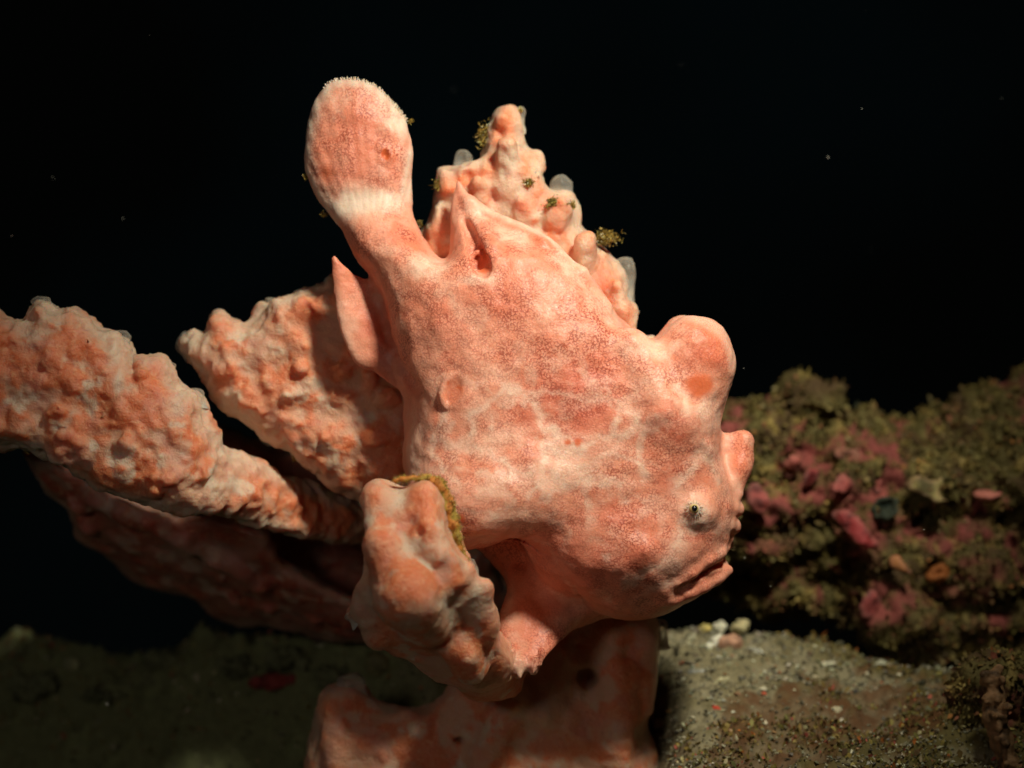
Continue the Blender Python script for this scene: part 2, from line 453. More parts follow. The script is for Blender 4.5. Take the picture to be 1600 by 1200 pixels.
M_shaded = mat_sponge('shaded_crimson_sponge', (0.42, 0.16, 0.11), (0.42, 0.07, 0.035), (0.62, 0.42, 0.32))  # darker red copy of the flesh: shade painted on lower branch and rear trunk
M_glass = mat_glass()
M_film = mat_plain('golden_algae', (0.42, 0.26, 0.045), 0.7, 0.2, bump=20)
M_ground = mat_attr('seabed_sand', 0.8, 0, 10, 0.06, vary=0.55)
M_grit = mat_attr('grit', 0.45, 0, 6, 0.02, 0.5, vary=0.25)
M_rock = mat_attr('encrusted_rock', 0.75, 0.0, 8, 0.08, vary=0.6)
M_turf = mat_attr('turf_algae', 0.7, 0.0, 6, 0.01, vary=0.25)
M_crust = mat_attr('coralline_crust', 0.6, 0.2, 6, 0.06, vary=0.4)
M_eye = mat_plain('eye_gold', (0.55, 0.42, 0.16), 0.2, 0.6)
M_pupil = mat_plain('eye_black', (0.006, 0.006, 0.008), 0.08, 0.8)
M_snow = mat_plain('drifting_speck', (0.75, 0.72, 0.62), 0.6, 0.2)
OL = [(5, (0.20, 0.145, 0.035)), (4, (0.13, 0.11, 0.03)), (2, (0.30, 0.24, 0.07)), (2, (0.10, 0.055, 0.02)), (1.0, (0.38, 0.09, 0.06)), (0.5, (0.45, 0.14, 0.03)), (0.4, (0.5, 0.42, 0.22))]

# ---------------------------------------------------------------- seabed (structure)
def ground_z(x, y):
    z = -6.5 + 0.31 * np.clip(y + 1.5, -9, 5.8)
    mound = 0.5 * np.exp(-((x - 3.4) / 2.7) ** 2 - ((y - 4.0) / 1.9) ** 2)
    z = z + mound
    z = z - 2.6 * sstep(4.2, 6.5, y) * sstep(0.5, 2.5, x) * (1 - sstep(6.0, 9, x))
    z = z - 1.3 * (1 - sstep(1.9, 3.0, x)) * (1 - sstep(2.0, 4.5, y))
    z = z + 0.4 * sstep(7.0, 9.5, x) * sstep(-2, 1, y) * (1 - sstep(2, 4, y)) - 0.8 * sstep(4.6, 7.0, x) * sstep(2.6, 5.5, y)
    left = 1 - sstep(-2.6, -1.0, x)
    z = z - left * (6.5 * (1 - sstep(2.9, 5.6, y + 0.30 * (x + 4.0))) - 0.55 * np.exp(-((y - 7.5) / 2.2) ** 2))
    z = z - left * (0.35 * np.maximum(y - 5.2, 0) + 0.25 * np.sin(x * 1.7 + 1.0) * sstep(3, 6, y) + .2 * np.sin(x * .7 + y * .9)) + 0.35 * left * np.exp(-((x + 3.3) / 1.0) ** 2 - ((y - 5.0) / 1.2) ** 2)
    z = z - 1.0 * np.maximum(y - 13, 0)
    return z
def build_ground():
    def axis(a, b, h, far):
        m = np.arange(a, b, h); e = h * 1.35 ** np.arange(1, 30); e = np.cumsum(e); e = e[e < far]
        return np.concatenate([(a - e)[::-1], m, b - h + e])
    xs = axis(-10.5, 10.5, 0.055, 220); ys = axis(-3.0, 13, 0.055, 260)
    X, Y = np.meshgrid(xs, ys, indexing='ij'); Z = ground_z(X, Y)
    P = np.stack([X.ravel(), Y.ravel(), Z.ravel() * 0.5], 1)
    n1 = fbm(P * 0.55, 3); n2 = fbm(P * 2.3, 4); n3 = fbm(P * 9, 2)
    calm = np.exp(-((P[:, 0] - 3.2) / 2.2) ** 2 - ((P[:, 1] - 3.2) / 2.2) ** 2)
    Zf = Z.ravel() + n1 * 0.28 * (1 - 0.6 * calm) * (1 + 0.5 * (X.ravel() < -2)) + n2 * 0.22 * (1 - 0.6 * calm) + n3 * 0.05
    V = np.stack([X.ravel(), Y.ravel(), Zf], 1)
    nx, ny = X.shape; i = np.arange(nx * ny).reshape(nx, ny)
    F = np.stack([i[:-1, :-1].ravel(), i[1:, :-1].ravel(), i[1:, 1:].ravel(), i[:-1, 1:].ravel()], 1)
    sand = np.array([0.235, 0.20, 0.115]); brown = np.array([0.115, 0.042, 0.013]); olive = np.array([0.12, 0.095, 0.03]); dark = np.array([0.19, 0.20, 0.09])
    a = sstep(0.05, 0.45, n2 + 0.8 * n1)[:, None]
    x, y = V[:, 0], V[:, 1]
    film = sstep(-0.2, 0.35, 1.1 - ((x - 5.2) / 2.3) ** 2 - ((y - (1.0 + 0.35 * (x - 4))) / 1.3) ** 2 + 1.0 * fbm(P * 1.4, 3))[:, None]
    C = sand * (1 - a) + olive * a
    C = C * (1 - calm[:, None] * 0.7) + sand * 1.1 * calm[:, None] * 0.7
    film = film * (.75 + .5 * fbm(P * 3.4 + 5, 3)[:, None]).clip(.1, 1); C = C * (1 - film * 0.85) + brown * film * 0.85
    pit_shade = ((1 - sstep(3.0, 4.6, y)) * (x < -2))[:, None]; dark = dark * (1 - .93 * pit_shade)  # shade in the left hollow, put into the ground colour
    L = (1 - sstep(-2.5, -0.5, x))[:, None]; C = C * (1 - L) + (dark * 0.9 + 0.05 * a * np.array([0.6, 0.8, 0.3])) * L; C = C * (1 - .9 * pit_shade)
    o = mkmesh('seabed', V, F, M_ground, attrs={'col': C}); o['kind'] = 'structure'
    return V, film[:, 0], L[:, 0], calm
gV, gFilm, gL, gCalm = build_ground()
def gsurf(n, rng, cond):
    i = np.where(cond)[0]; return i[rng.randint(0, len(i), n)]
def build_grit():
    rng = np.random.RandomState(3); x, y = gV[:, 0], gV[:, 1]
    reg = (y > -2.5) & (y < 9) & (x > -10) & (x < 10)
    i1 = gsurf(34000, rng, reg & (x > -1)); i2 = gsurf(9000, rng, reg & (x < -1) & (y > 2.5))
    i = np.concatenate([i1, i2]); n = len(i)
    c = gV[i] + rng.uniform(-0.04, 0.04, (n, 3)); r = 0.018 + 0.03 * rng.rand(n) ** 4 + 0.012 * rng.rand(n)
    r[(gFilm[i] > .5) & (rng.rand(n) < .75)] *= .25
    big = rng.rand(n) < 0.02; r[big] *= 2.2
    V, F, ow = grains(c, r, rng)
    col = pick(rng, n, [(5, (0.20, 0.19, 0.125)), (4, (0.12, 0.10, 0.06)), (3, (0.30, 0.28, 0.17)), (1.8, (0.58, 0.55, 0.38)), (0.8, (0.30, 0.16, 0.06)), (0.15, (0.4, 0.09, 0.035)), (1.5, (0.05, 0.045, 0.03))])
    o = mkmesh('gravel', V, F, M_grit, attrs={'col': col[ow]}, smooth=False); tag(o, 'loose pale, grey and rusty grit lying over the sand of the seabed', 'gravel', kind='stuff')
build_grit()
def build_ground_turf():
    rng = np.random.RandomState(5); x, y = gV[:, 0], gV[:, 1]
    n2 = fbm(gV * 0.9 + 5, 3)
    reg = (y > -2.5) & (y < 10) & (gCalm < 0.5) & (n2 > -0.1)
    i = np.concatenate([gsurf(30000, rng, reg & (x > -1) & (x < 9)), gsurf(6000, rng, reg & (x < -1) & (x > -9.5) & (y > 3))])
    n = len(i); nn = np.tile([0, -0.3, 1.0], (n, 1))
    V, F, ow = flakes(gV[i] + rng.uniform(-0.05, 0.05, (n, 3)), nn, 0.03 + 0.06 * rng.rand(n) ** 2, rng)
    col = pick(rng, n, OL)
    o = mkmesh('ground_algae', V, F, M_turf, attrs={'col': col[ow]}, smooth=False); tag(o, 'short olive and rusty algae covering the seabed around the sand', 'algae', kind='stuff')
build_ground_turf()

# ---------------------------------------------------------------- the fish
def build_fish():
    h = 0.03
    v = Vol((-3.5, -2.7, -4.75), (4.05, 2.6, 4.95), h)
    body = pp([(532,125),(560,125),(585,135),(603,150),(621,170),(637,192),(644,220),(646,250),(645,287),(645,325),(652,347),(660,363),(672,385),(688,403),(700,399),(704,370),(705,330),(708,300),(714,279),(721,288),(732,308),(760,325),(790,337),(820,350),(847,362),(867,378),(890,400),(915,422),(935,445),(950,466),(965,490),(985,512),(1000,525),(1021,531),(1036,514),(1047,500),(1060,492),(1077,495),(1097,505),(1119,520),(1132,540),(1137,557),(1141,578),(1139,602),(1132,620),(1129,640),(1125,660),(1126,690),(1130,720),(1143,755),(1151,780),(1157,792),(1155,801),(1149,805),(1154,815),(1154,828),(1145,836),(1144,845),(1133,853),(1135,862),(1134,872),(1140,881),(1139,899),(1125,906),(1110,920),(1085,936),(1060,950),(1035,962),(1010,968),(980,968),(950,962),(925,945),(905,915),(885,885),(865,862),(845,850),(825,838),(795,830),(765,829),(742,836),(727,848),(712,856),(690,850),(662,815),(642,775),(631,735),(631,700),(634,660),(633,625),(622,590),(612,545),(600,490),(590,455),(575,430),(560,412),(545,380),(531,355),(517,338),(500,317),(487,292),(477,268),(475,240),(478,207),(484,182),(492,157),(507,138),(519,129)])
    def yc1(X, Z): return -0.55 * np.exp(-((X + 0.2) / 1.2) ** 2 - ((Z + 2.0) / 1.0) ** 2) + 0.0 * X
    v.sheet(body, k=0.82, cap=1.75, yc=yc1, w=0.11, n=2, mul=lambda X, Z: (1 - .62 * sstep(1.9, 3.0, Z)) * (1 - .45 * sstep(1.9, 2.9, Z) * sstep(-1.5, -1.1, X)))
    belly = pp([(705,790),(760,770),(900,770),(1050,800),(1110,860),(1100,915),(1060,949),(1035,961),(1010,968),(980,971),(950,972),(920,977),(895,984),(876,996),(862,1010),(850,1025),(842,1040),(836,1047),(828,1046),(824,1039),(818,1042),(810,1051),(800,1043),(792,1034),(792,1007),(783,990),(780,972),(785,950),(790,925),(786,905),(770,888),(752,870),(735,855)])
    v.sheet(belly, k=0.8, cap=0.95, yc=lambda X, Z: 0.75 - 1.6 * np.clip((-2.8 - Z) / 1.5, 0, 1) * (1 - sstep(.5, 1.9, X)), w=0.12, blend=0.2, n=2, mul=lambda X, Z: 1 - .66 * sstep(-2.9, -4.1, Z) * (1 - sstep(.6, 1.6, X)))
    anal = pp([(519,430),(522,402),(528,405),(537,413),(555,427),(575,436),(620,470),(680,560),(690,640),(655,690),(634,665),(632,635),(624,610),(605,595),(584,580),(567,575),(550,555),(534,520),(526,490)])
    v.sheet(anal, k=0.22, cap=0.16, yc=lambda X, Z: -0.15 - 0.2 * sstep(-2.2, -2.7, X), w=0.10, blend=0.12, n=2)
    spine2 = pp([(1105,660),(1124,673),(1135,675),(1148,673),(1160,671),(1170,677),(1177,690),(1178,704),(1176,720),(1168,742),(1157,762),(1151,782),(1120,800),(1095,740)])
    v.sheet(spine2, k=0.35, cap=0.22, yc=-0.25, w=0.08, blend=0.10, n=2)
    def surf(px_, py_): x, z = px(px_, py_); return np.array([x, v.front(x, z), z])
    def at(px_, py_, dy=0.0): p = surf(px_, py_); p[1] += dy; return p
    # rounded shoulder of the forward arm and cheek
    a = at(730, 790); v.ellipsoid((a[0], a[1] + 0.55, a[2]), (0.85, 0.75, 0.6), 0.5)
    a = at(960, 850); v.ellipsoid((a[0], a[1] + 0.85, a[2]), (1.35, 1.05, 0.75), 0.45)
    a = at(1045, 660); v.ellipsoid((a[0], a[1] + 0.6, a[2]), (0.6, 0.72, 0.5), 0.35)
    # knob over the brow (third dorsal spine)
    a = at(1088, 560); v.ellipsoid((a[0], a[1] + 0.22, a[2]), (0.48, 0.46, 0.60), 0.5)
    a = at(1012, 590); v.capsule(at(985, 545, 0.1), at(1030, 640, 0.15), 0.28, 0.2, 0.25)
    # stalk of the second spine, standing forward
    v.capsule((3.30, -.45, -1.85), (3.52, -.34, -1.25), 0.16, 0.17, 0.14); v.capsule((3.52, -.34, -1.25), (3.60, -.28, -0.86), 0.17, 0.12, 0.10)
    v.capsule(at(1094, 690, .02), at(1112, 742, 0.02), 0.05, 0.05, 0.10)
    # eye turret
    e = at(1074, 790); v.ellipsoid((e[0] + .03, e[1] + 0.14, e[2] - .02), (0.33, 0.27, 0.28), 0.16)
    v.capsule((e[0], e[1] - .05, e[2]), (e[0], e[1] - 0.14, e[2] + .02), 0.20, 0.12, 0.12)
    # lips and mouth
    lip = [(1040, 922), (1052, 902), (1075, 886), (1100, 870), (1122, 858), (1142, 850)]
    for p, q in zip(lip, lip[1:]): v.capsule(at(*p, .05), at(*q, .05), 0.07, 0.08, 0.07)
    low = [(1048, 928), (1070, 920), (1095, 910), (1115, 900), (1133, 888)]
    for p, q in zip(low, low[1:]): v.capsule(at(*p, .0), at(*q, .0), 0.07, 0.09, 0.08)
    gap = [(1044, 918), (1060, 906), (1085, 894), (1110, 880), (1145, 866)]
    for k, (p, q) in enumerate(zip(gap, gap[1:])): v.capsule(at(*p, .0), at(*q, .0), 0.015 + 0.008 * k, 0.02 + 0.009 * k, 0.06, sub=True)
    v.capsule(at(1035, 925, .06), at(1000, 850, .1), .09, .12, .2)            # jaw fold
    # fold of the soft dorsal fin with its deep orange pocket
    for p, q, r0, r1 in (((720, 300), (732, 350), .05, .09), ((732, 350), (745, 395), .09, .13), ((745, 395), (755, 424), .14, .15)):
        v.capsule(at(*p, -.02), at(*q, -.02), r0, r1, 0.05, sub=True)
    v.capsule(at(716, 290, .06), at(740, 340, .08), .05, .08, .05); v.capsule(at(740, 340, .08), at(772, 395, .04), .08, .10, .12)
    # crest along the dorsal margin
    cr = [(735, 318), (790, 350), (850, 385), (905, 430), (945, 480)]
    for p, q in zip(cr, cr[1:]): v.capsule(at(*p, .06), at(*q, .06), .09, .10, .12)
    # pits that copy the openings of the sponge
    for (cx, cy, rx, rz, an) in ((711, 610, .14, .24, -.35), (604, 245, .08, .09, 0), (748, 415, .10, .16, 0)):
        a = at(cx, cy); v.ellipsoid((a[0], a[1] - .055, a[2]), (rx, .07, rz), .07, sub=True, ang=an)
        n = 14
        for t in range(n):
            t0, t1 = 6.283 * t / n, 6.283 * (t + 1) / n
            def q(t_): 
                X, Z = rx * 1.12 * math.cos(t_), rz * 1.12 * math.sin(t_); return (a[0] + X * math.cos(an) - Z * math.sin(an), a[1] + .03, a[2] + X * math.sin(an) + Z * math.cos(an))
            v.capsule(q(t0), q(t1), .03, .03, .06)
    # groove between anal fin and flank
    for p, q in (((585, 465), (605, 520)), ((605, 520), (630, 580)), ((630, 580), (655, 610))): v.capsule(at(*p, .0), at(*q, .0), .10, .09, .12, sub=True)
    # snout warts and toes
    for (x_, y_, r_) in ((1153, 795, .09), (1148, 822, .08), (1140, 842, .07), (1128, 845, .07), (1152, 770, .06)): a = at(x_, y_, 0); v.ellipsoid((a[0] - .05, min(a[1], -.05) + .02, a[2]), (r_, r_ * 1.3, r_ * .9), .10)
    for (x_, y_) in ((812, 1046), (833, 1042), (800, 1030), (845, 1030)): a = px(x_, y_); v.capsule((a[0], -.92, a[1] + .22), (a[0], -.95, a[1] + .0), .065, .03, .04)
    V, Q = v.mesh(2)
    N = vnormals(V, Q)
    P = V.copy()
    big = fbm(P * 0.9, 3) * 0.04 + fbm(P * 2.6 + 4, 2) * 0.022 + fbm(P * 7, 2) * 0.005
    rim = sstep(0.05, 0.35, -sdist_y(V))
    V = V + N * (big * 1.0)[:, None]
    X = V[:, 0]; Z = V[:, 2]; U = X * 100 + 800; W = 600 - Z * 100
    wob = fbm(P * 3.1, 3) * 12; wob2 = fbm(P * 3.1 + 40, 3) * 12
    Uw, Ww = U + wob, W + wob2
    def G(cx, cy, sx, sy=None, an=0.0):
        sy = sy or sx; a = math.radians(an); dx, dy = Uw - cx, Ww - cy
        return np.exp(-(((dx * math.cos(a) + dy * math.sin(a)) / sx) ** 2 + ((-dx * math.sin(a) + dy * math.cos(a)) / sy) ** 2))
    def E(cx, cy, sx, sy, an=0.0, soft=.25, wv=0.35):
        a = math.radians(an); dx, dy = U + wob * wv - cx, W + wob2 * wv - cy
        d = np.sqrt(((dx * math.cos(a) + dy * math.sin(a)) / sx) ** 2 + ((-dx * math.sin(a) + dy * math.cos(a)) / sy) ** 2)
        return 1 - sstep(1 - soft, 1 + soft, d)
    pale = np.zeros(len(V))
    for g, s_ in ((G(670, 420, 38, 22), .9), (G(800, 372, 45, 14, 30), .9), (G(740, 330, 12, 30, -25), .8), (G(885, 425, 50, 16, 42), .8), (G(955, 500, 60, 14, 40), .7),
                  (G(1010, 545, 55, 18), .85), (G(562, 322, 90, 30, -12), 1.3), (G(622, 196, 20, 20), .95), (G(655, 700, 22, 80), .75), (G(760, 690, 70, 16, -15), .6),
                  (G(880, 730, 80, 26, -18), .85), (G(800, 745, 90, 20, -25), .7), (G(940, 690, 60, 12, 15), .5), (G(960, 760, 60, 12, -25), .4), (G(700, 780, 45, 50), .65), (G(790, 800, 70, 16), .55), (G(1100, 650, 30, 40), .75),
                  (G(1050, 760, 20, 26), .5), (G(1076, 795, 32, 28), 1.4), (G(1110, 720, 14, 40, -15), .6), (G(1040, 860, 26, 40, 25), .7), (G(1030, 905, 40, 14, -35), .7), (G(1120, 820, 30, 18), .5),
                  (G(880, 400, 22, 12), .7), (G(925, 470, 20), .5), (G(780, 590, 55, 14, 30), .4), (G(830, 620, 30, 10, 60), .4), (G(745, 640, 18, 40, 30), .4), (G(1010, 600, 36, 30), .4), (G(800, 1035, 50, 18), .85),
                  (G(795, 940, 12, 30), .6), (G(750, 440, 30, 10), .8), (G(545, 520, 14, 70, -15), .4), (G(815, 545, 14), .35), (G(905, 520, 20), .3), (G(945, 862, 10, 6), .6), (G(885, 905, 14, 5, 20), .6), (G(940, 925, 12, 5, 20), .6)):
        pale = np.maximum(pale, sstep(.02, 1.0, g) * s_)
    wr = ridged(P * 1.5 + 3, 3)
    pale = np.maximum(pale, sstep(.95, 1.4, wr) * 0.8 * np.clip(G(860, 700, 230, 120) * 1.3, 0, 1))
    pale = np.maximum(pale, sstep(.25, .6, fbm(P * 1.9 + 77, 4)) * .3)
    for vn in ([(740, 650), (790, 605), (845, 612)], [(825, 610), (862, 672), (900, 700)], [(690, 690), (760, 692), (800, 728), (860, 742)], [(850, 748), (900, 716), (960, 700)], [(850, 768), (905, 742), (965, 748)], [(1088, 690), (1112, 745)],
               [(1050, 752), (1100, 695)], [(1072, 775), (1050, 840), (1005, 885), (975, 900)], [(640, 690), (662, 745), (705, 790), (790, 800)], [(700, 640), (680, 700), (720, 760)], [(745, 640), (735, 700)], [(1045, 600), (1060, 628), (1090, 632)], [(985, 640), (960, 700), (1000, 740)]):
        for p_, q_ in zip(vn, vn[1:]):
            ex_, ey_ = q_[0] - p_[0], q_[1] - p_[1]; t_ = np.clip(((Uw - p_[0]) * ex_ + (Ww - p_[1]) * ey_) / (ex_ * ex_ + ey_ * ey_), 0, 1)
            pale = np.maximum(pale, .85 * np.exp(-(((Uw - p_[0] - t_ * ex_) ** 2 + (Ww - p_[1] - t_ * ey_) ** 2) / 64.0)))
    # pale margins of tail, knob, dorsal edge
    d = sdist2(X, Z, rough(body, 2))
    mar = (1 - sstep(0.03, 0.17, d)); n7 = fbm(P * 4, 2)
    top = np.clip(G(560, 200, 110, 90) + G(1100, 540, 70, 80) + G(850, 370, 160, 90) + G(1165, 700, 40, 60) + .35 * G(640, 700, 40, 90), 0, 1)
    pale = np.maximum(pale, mar * top); WORN = 0
    orange = np.zeros(len(V))
    for (cx, cy, sx, sy, an, s_, sf) in ((711, 610, 13, 22, 25, .45, .3), (604, 245, 8, 9, 0, .95, .3), (512, 272, 13, 12, 0, .6, .8), (726, 803, 5, 6, 0, .9, .4), (755, 415, 11, 21, -10, .85, .3), (1082, 602, 21, 17, 0, .85, .4),
                                  (883, 688, 5, 5, 0, .9, .5), (897, 687, 5, 6, 0, .9, .5), (1097, 540, 30, 30, 0, .5, .8), (1150, 715, 13, 24, 10, .45, .7), (703, 600, 3, 3, 0, .8, .5), (719, 607, 3, 4, 0, .8, .5), (843, 385, 18, 12, 30, .5, .7),
                                  (1060, 668, 40, 12, 0, .28, .9), (770, 376, 9, 10, 0, .4, .6), (640, 225, 8, 12, 0, .3, .8), (650, 385, 22, 10, 0, .25, .8)):
        orange = np.maximum(orange, E(cx, cy, sx, sy, an, sf) * s_)
    red = np.zeros(len(V))
    for g, s_ in ((G(900, 620, 66, 62, 20), .95), (G(870, 590, 60, 50, 40), .5), (G(893, 682, 18, 14), .8), (G(820, 650, 30, 40, -20), .5), (G(1045, 662, 62, 22), .95), (G(960, 800, 90, 24, -8), .45), (G(1000, 840, 40, 30), .4), (G(790, 480, 60, 40), .35), (G(1095, 545, 34, 34), .8), (G(570, 200, 45, 45), .35), (G(560, 270, 60, 26), .4), (G(625, 375, 35, 20), .35), (G(930, 880, 120, 50, -10), .7), (G(1065, 835, 36, 7), .8),
                  (G(870, 860, 70, 40), .7), (G(1040, 740, 36, 18), .45), (G(615, 560, 24, 70, -25), .7), (G(755, 400, 14, 40), .7), (G(700, 520, 60, 50), .25), (G(970, 800, 70, 30), .35), (G(850, 440, 60, 40, 40), .3), (G(1060, 935, 60, 12, -35), .5), (G(585, 500, 22, 30), .8), (G(860, 560, 60, 60), .3), (G(830, 980, 40, 40), .3)):
        red = np.maximum(red, g * s_)
    net = np.clip(1.1 - 0.75 * pale - 0.9 * orange, 0, 1) * (1 - 0.75 * mar) * (1 - 0.8 * G(640, 690, 30, 90)) * (1 - .7 * G(870, 940, 120, 40)) * (1 - 0.5 * (U < 620) * (W > 400)) * (1 - .5 * G(560, 320, 80, 30))
    tail = sstep(345, 270, W) * (U < 660)
    y0 = 0.0
    r = root('frogfish', (0.3, 0.2, -4.5), 'pink sponge-mimicking frogfish with raised round tail fin perched on the sponge', 'fish')
    mkmesh('body', V, Q, M_fish, r, {'pale': pale, 'orange': orange, 'red': red, 'net': net, 'tail': tail, 'rim': np.clip(.75 * G(565, 322, 80, 17, -10) + (1 - sstep(.04, .26, d + .05 * n7)) * sstep(345, 285, W) * (U < 660), 0, 1)})
    # eye
    ex, ez = e[0], e[2] + .02; ey = e[1] - .19
    ev = Vol((ex - .2, ey - .2, ez - .2), (ex + .2, ey + .2, ez + .2), .012)
    ev.ellipsoid((ex, ey, ez), (.075, .07, .075), .01); eV, eQ = ev.mesh(1)
    eo = mkmesh('eye', eV, eQ, M_eye, r)
    ev = Vol((ex - .1, ey - .2, ez - .1), (ex + .1, ey + .2, ez + .1), .008)
    ev.ellipsoid((ex + .004, ey - .035, ez + .008), (.05, .05, .05), .01); eV, eQ = ev.mesh(1)
    mkmesh('pupil', eV, eQ, M_pupil, eo)
    # soft skin flaps radiating round the eye
    rng = np.random.RandomState(11); S = []; Dd = []; L = []
    for k in range(30):
        t = 6.283 * k / 30 + rng.uniform(-.06, .06); rr = .08 + rng.uniform(0, .02)
        S.append((ex + rr * math.cos(t), ey + .0, ez + rr * math.sin(t))); Dd.append((math.cos(t), 0.28, math.sin(t))); L.append(rng.uniform(.04, .085))
    tv, tf, _ = tubes(S, Dd, np.array(L), np.full(30, .011), 3, rng, .08, .3)
    mkmesh('eyelid_fringe', tv, tf, mat_plain('pale_skin', (0.82, 0.56, 0.42), .5, .3, .5), r)
    # soft ends of the fin rays round the tail
    rp = rough(pp([(492,157),(507,138),(519,129),(532,125),(560,125),(585,135),(603,150),(621,170),(637,192),(644,220)]), 14)[14:-30]; S = []; Dd = []; L = []
    ce = np.array(px(565, 260))
    for p in rp:
        o_ = (p - ce) / np.linalg.norm(p - ce); q = p - o_ * .05
        S.append((q[0], rng.uniform(-.05, .02), q[1])); Dd.append((o_[0], rng.uniform(-.2, .2), o_[1])); L.append(rng.uniform(.06, .10))
    tv, tf, _ = tubes(S, Dd, np.array(L), np.full(len(S), .020), 3, rng, .08, .6)
    mkmesh('fin_fringe', tv, tf, bpy.data.materials['pale_skin'], r)
    return v, r
def sdist_y(V): return V[:, 1]
def sdist2(x, z, P):
    A = P; B = np.roll(P, -1, 0); best = np.full(len(x), 1e9)
    for a, b in zip(A, B):
        e = b - a; L = (e * e).sum() + 1e-12
        t = np.clip(((x - a[0]) * e[0] + (z - a[1]) * e[1]) / L, 0, 1)
        best = np.minimum(best, (x - a[0] - t * e[0]) ** 2 + (z - a[1] - t * e[1]) ** 2)
    return np.sqrt(best)
fishV, fishR = build_fish()

# ---------------------------------------------------------------- the sponge
sponge = root('branching_sponge', (0.2, 1.0, -6.6), 'big orange-pink branching sponge with knobbly lobes and pale clear tips, under the fish', 'sponge')
def papilla(pxy, base_w, tip_w, hgt, ang, y, parent, solid=0.15):
    """a thin-skinned hollow finger, closed by a dome"""
    n, m = 22, 12; V = []; a = math.radians(ang); rng = np.random.RandomState(int(pxy[0] * 7 + pxy[1]) % 9999)
    x0, z0 = px(*pxy); so = []
    for i in range(m + 1):
        t = i / m
        if t < .7: r = tip_w + base_w * .5 * (1 - t / .7) ** 2; hh = hgt * (t * 1.25 - .18)
        else:
            q = (t - .7) / .3 * 1.5708; r = tip_w * math.cos(q) * 1.0; hh = hgt * .695 + hgt * .3 * math.sin(q)
        for j in range(n):
            p = 6.283 * j / n; rr = r * (1 + .07 * math.sin(3 * p + pxy[0]) + .04 * math.sin(5 * p + pxy[1]))
            lx, ly, lz = rr * math.cos(p), rr * math.sin(p), hh
            V.append((x0 + lx * math.cos(a) + lz * math.sin(a), y + ly * .9, z0 - lx * math.sin(a) + lz * math.cos(a))); so.append(max(solid * .5, 1.15 - t * 1.6))
    F = np.array([[i * n + j, i * n + (j + 1) % n, (i + 1) * n + (j + 1) % n, (i + 1) * n + j] for i in range(m) for j in range(n)])
    V = np.array(V); N = fbm(V * 4, 2)[:, None] * .03
    return V + N, F, np.array(so)
def sponge_piece(name, poly, y0, k, cap, nb, seed, h=0.045, pats=(), extra=None, bl=(.10, .34), amp=1.0, orange=0.0, yc=0.0, w=.10, pap=(), region=None, fib=1.0, nub=0, rimp=.7, mat=None):
    P = pp(poly); lo = P.min(0) - .35; hi = P.max(0) + .35; T = cap + .9
    ymn = -T if np.isscalar(yc) else -T - 1.0; ymx = T if np.isscalar(yc) else T + 3.0
    v = Vol((lo[0], ymn, lo[1]), (hi[0], ymx, hi[1]), h)
    d, Ts = v.sheet(P, k=k, cap=cap, w=w, n=2, yc=yc)
    rng = np.random.RandomState(seed)
    ok = np.argwhere((d > .16) & (Ts > .15)); tips = []
    for i in range(nb):
        a, b = ok[rng.randint(len(ok))]; x, z = v.ax[0][a], v.ax[2][b]
        if region and not region(x * 100 + 800, 600 - z * 100): continue
        y = v.front(x, z); L = rng.uniform(*bl); r = rng.uniform(.07, .17)
        di = np.array([rng.normal() * .5, -1.0, .45 + rng.normal() * .5]); di /= np.linalg.norm(di)
        p = np.array([x, y + .06, z]); v.capsule(p, p + di * L, r * 1.25, r * .55, .16); tips.append((p + di * L, r))
        if rng.rand() < .35:                       # an opening at the end
            v.capsule(p + di * (L + r * .9), p + di * (L - .0), r * .28, r * .2, .03, sub=True)
    for i in range(nub):                            # crowded little knobs
        a, b_ = ok[rng.randint(len(ok))]; x, z = v.ax[0][a], v.ax[2][b_]; y = v.front(x, z)
        r = rng.uniform(.03, .10); di = np.array([rng.normal() * .4, -1.0, .3 + rng.normal() * .5]); p = np.array([x, y + .03, z]); v.capsule(p, p + di * rng.uniform(.0, .09), r * 1.25, r * .8, .11); tips.append((p + di * .07, r * 1.1))
    if extra: extra(v)
    V, Q = v.mesh(2); N = vnormals(V, Q); q = V + seed * 3.7
    n1 = fbm(q * 1.3, 3); n2 = ridged(q * np.array([2.6, 2.6, 2.6]), 3); n3 = fbm(q * 8, 3)
    V = V + N * (amp * (n1 * .10 + (n2 - .6) * .048 * fib + n3 * .014 * fib))[:, None]
    og = fbm(q * 1.25 + 20, 4) + .35 * n1 + orange; org = sstep(-.02, .30, og + .25 * (n2 - .6) + .30 * fbm(q * 4.2 + 13, 3) + .06) * .95
    for tp, r in tips: org = np.maximum(org, np.exp(-((V - tp) ** 2).sum(1) / (2.6 * r * r)) * .9)
    pale = sstep(.30, .62, fbm(q * 2.3 + 60, 4)) * .8
    er = 1 - sstep(.03, .22, sdist2(V[:, 0], V[:, 2], rough(P, 2)) + .10 * n1); pale = np.maximum(pale, er * rimp); org = org * (1 - .8 * er * rimp)
    U = V[:, 0] * 100 + 800; Wp = 600 - V[:, 2] * 100
    for (cx, cy, sx, sy, kind, s_) in pats:
        g = np.exp(-((U + n1 * 9 - cx) / sx) ** 2 - ((Wp + n3 * 9 - cy) / sy) ** 2) * s_
        if kind == 'p': pale = np.maximum(pale, g); org = org * (1 - g)
        else: org = np.maximum(org, g); pale = pale * (1 - g)
    o = mkmesh(name, todepth(V, y0), Q, mat or M_sponge, sponge, {'orange': org, 'pale': pale})
    for (p, bw, tw, hg, ang, dy) in pap:
        pv, pf, so = papilla(p, bw, tw, hg, ang, dy, o)
        mkmesh('papilla', todepth(pv, y0), pf, M_glass, o, {'solid': so})
    return v, o
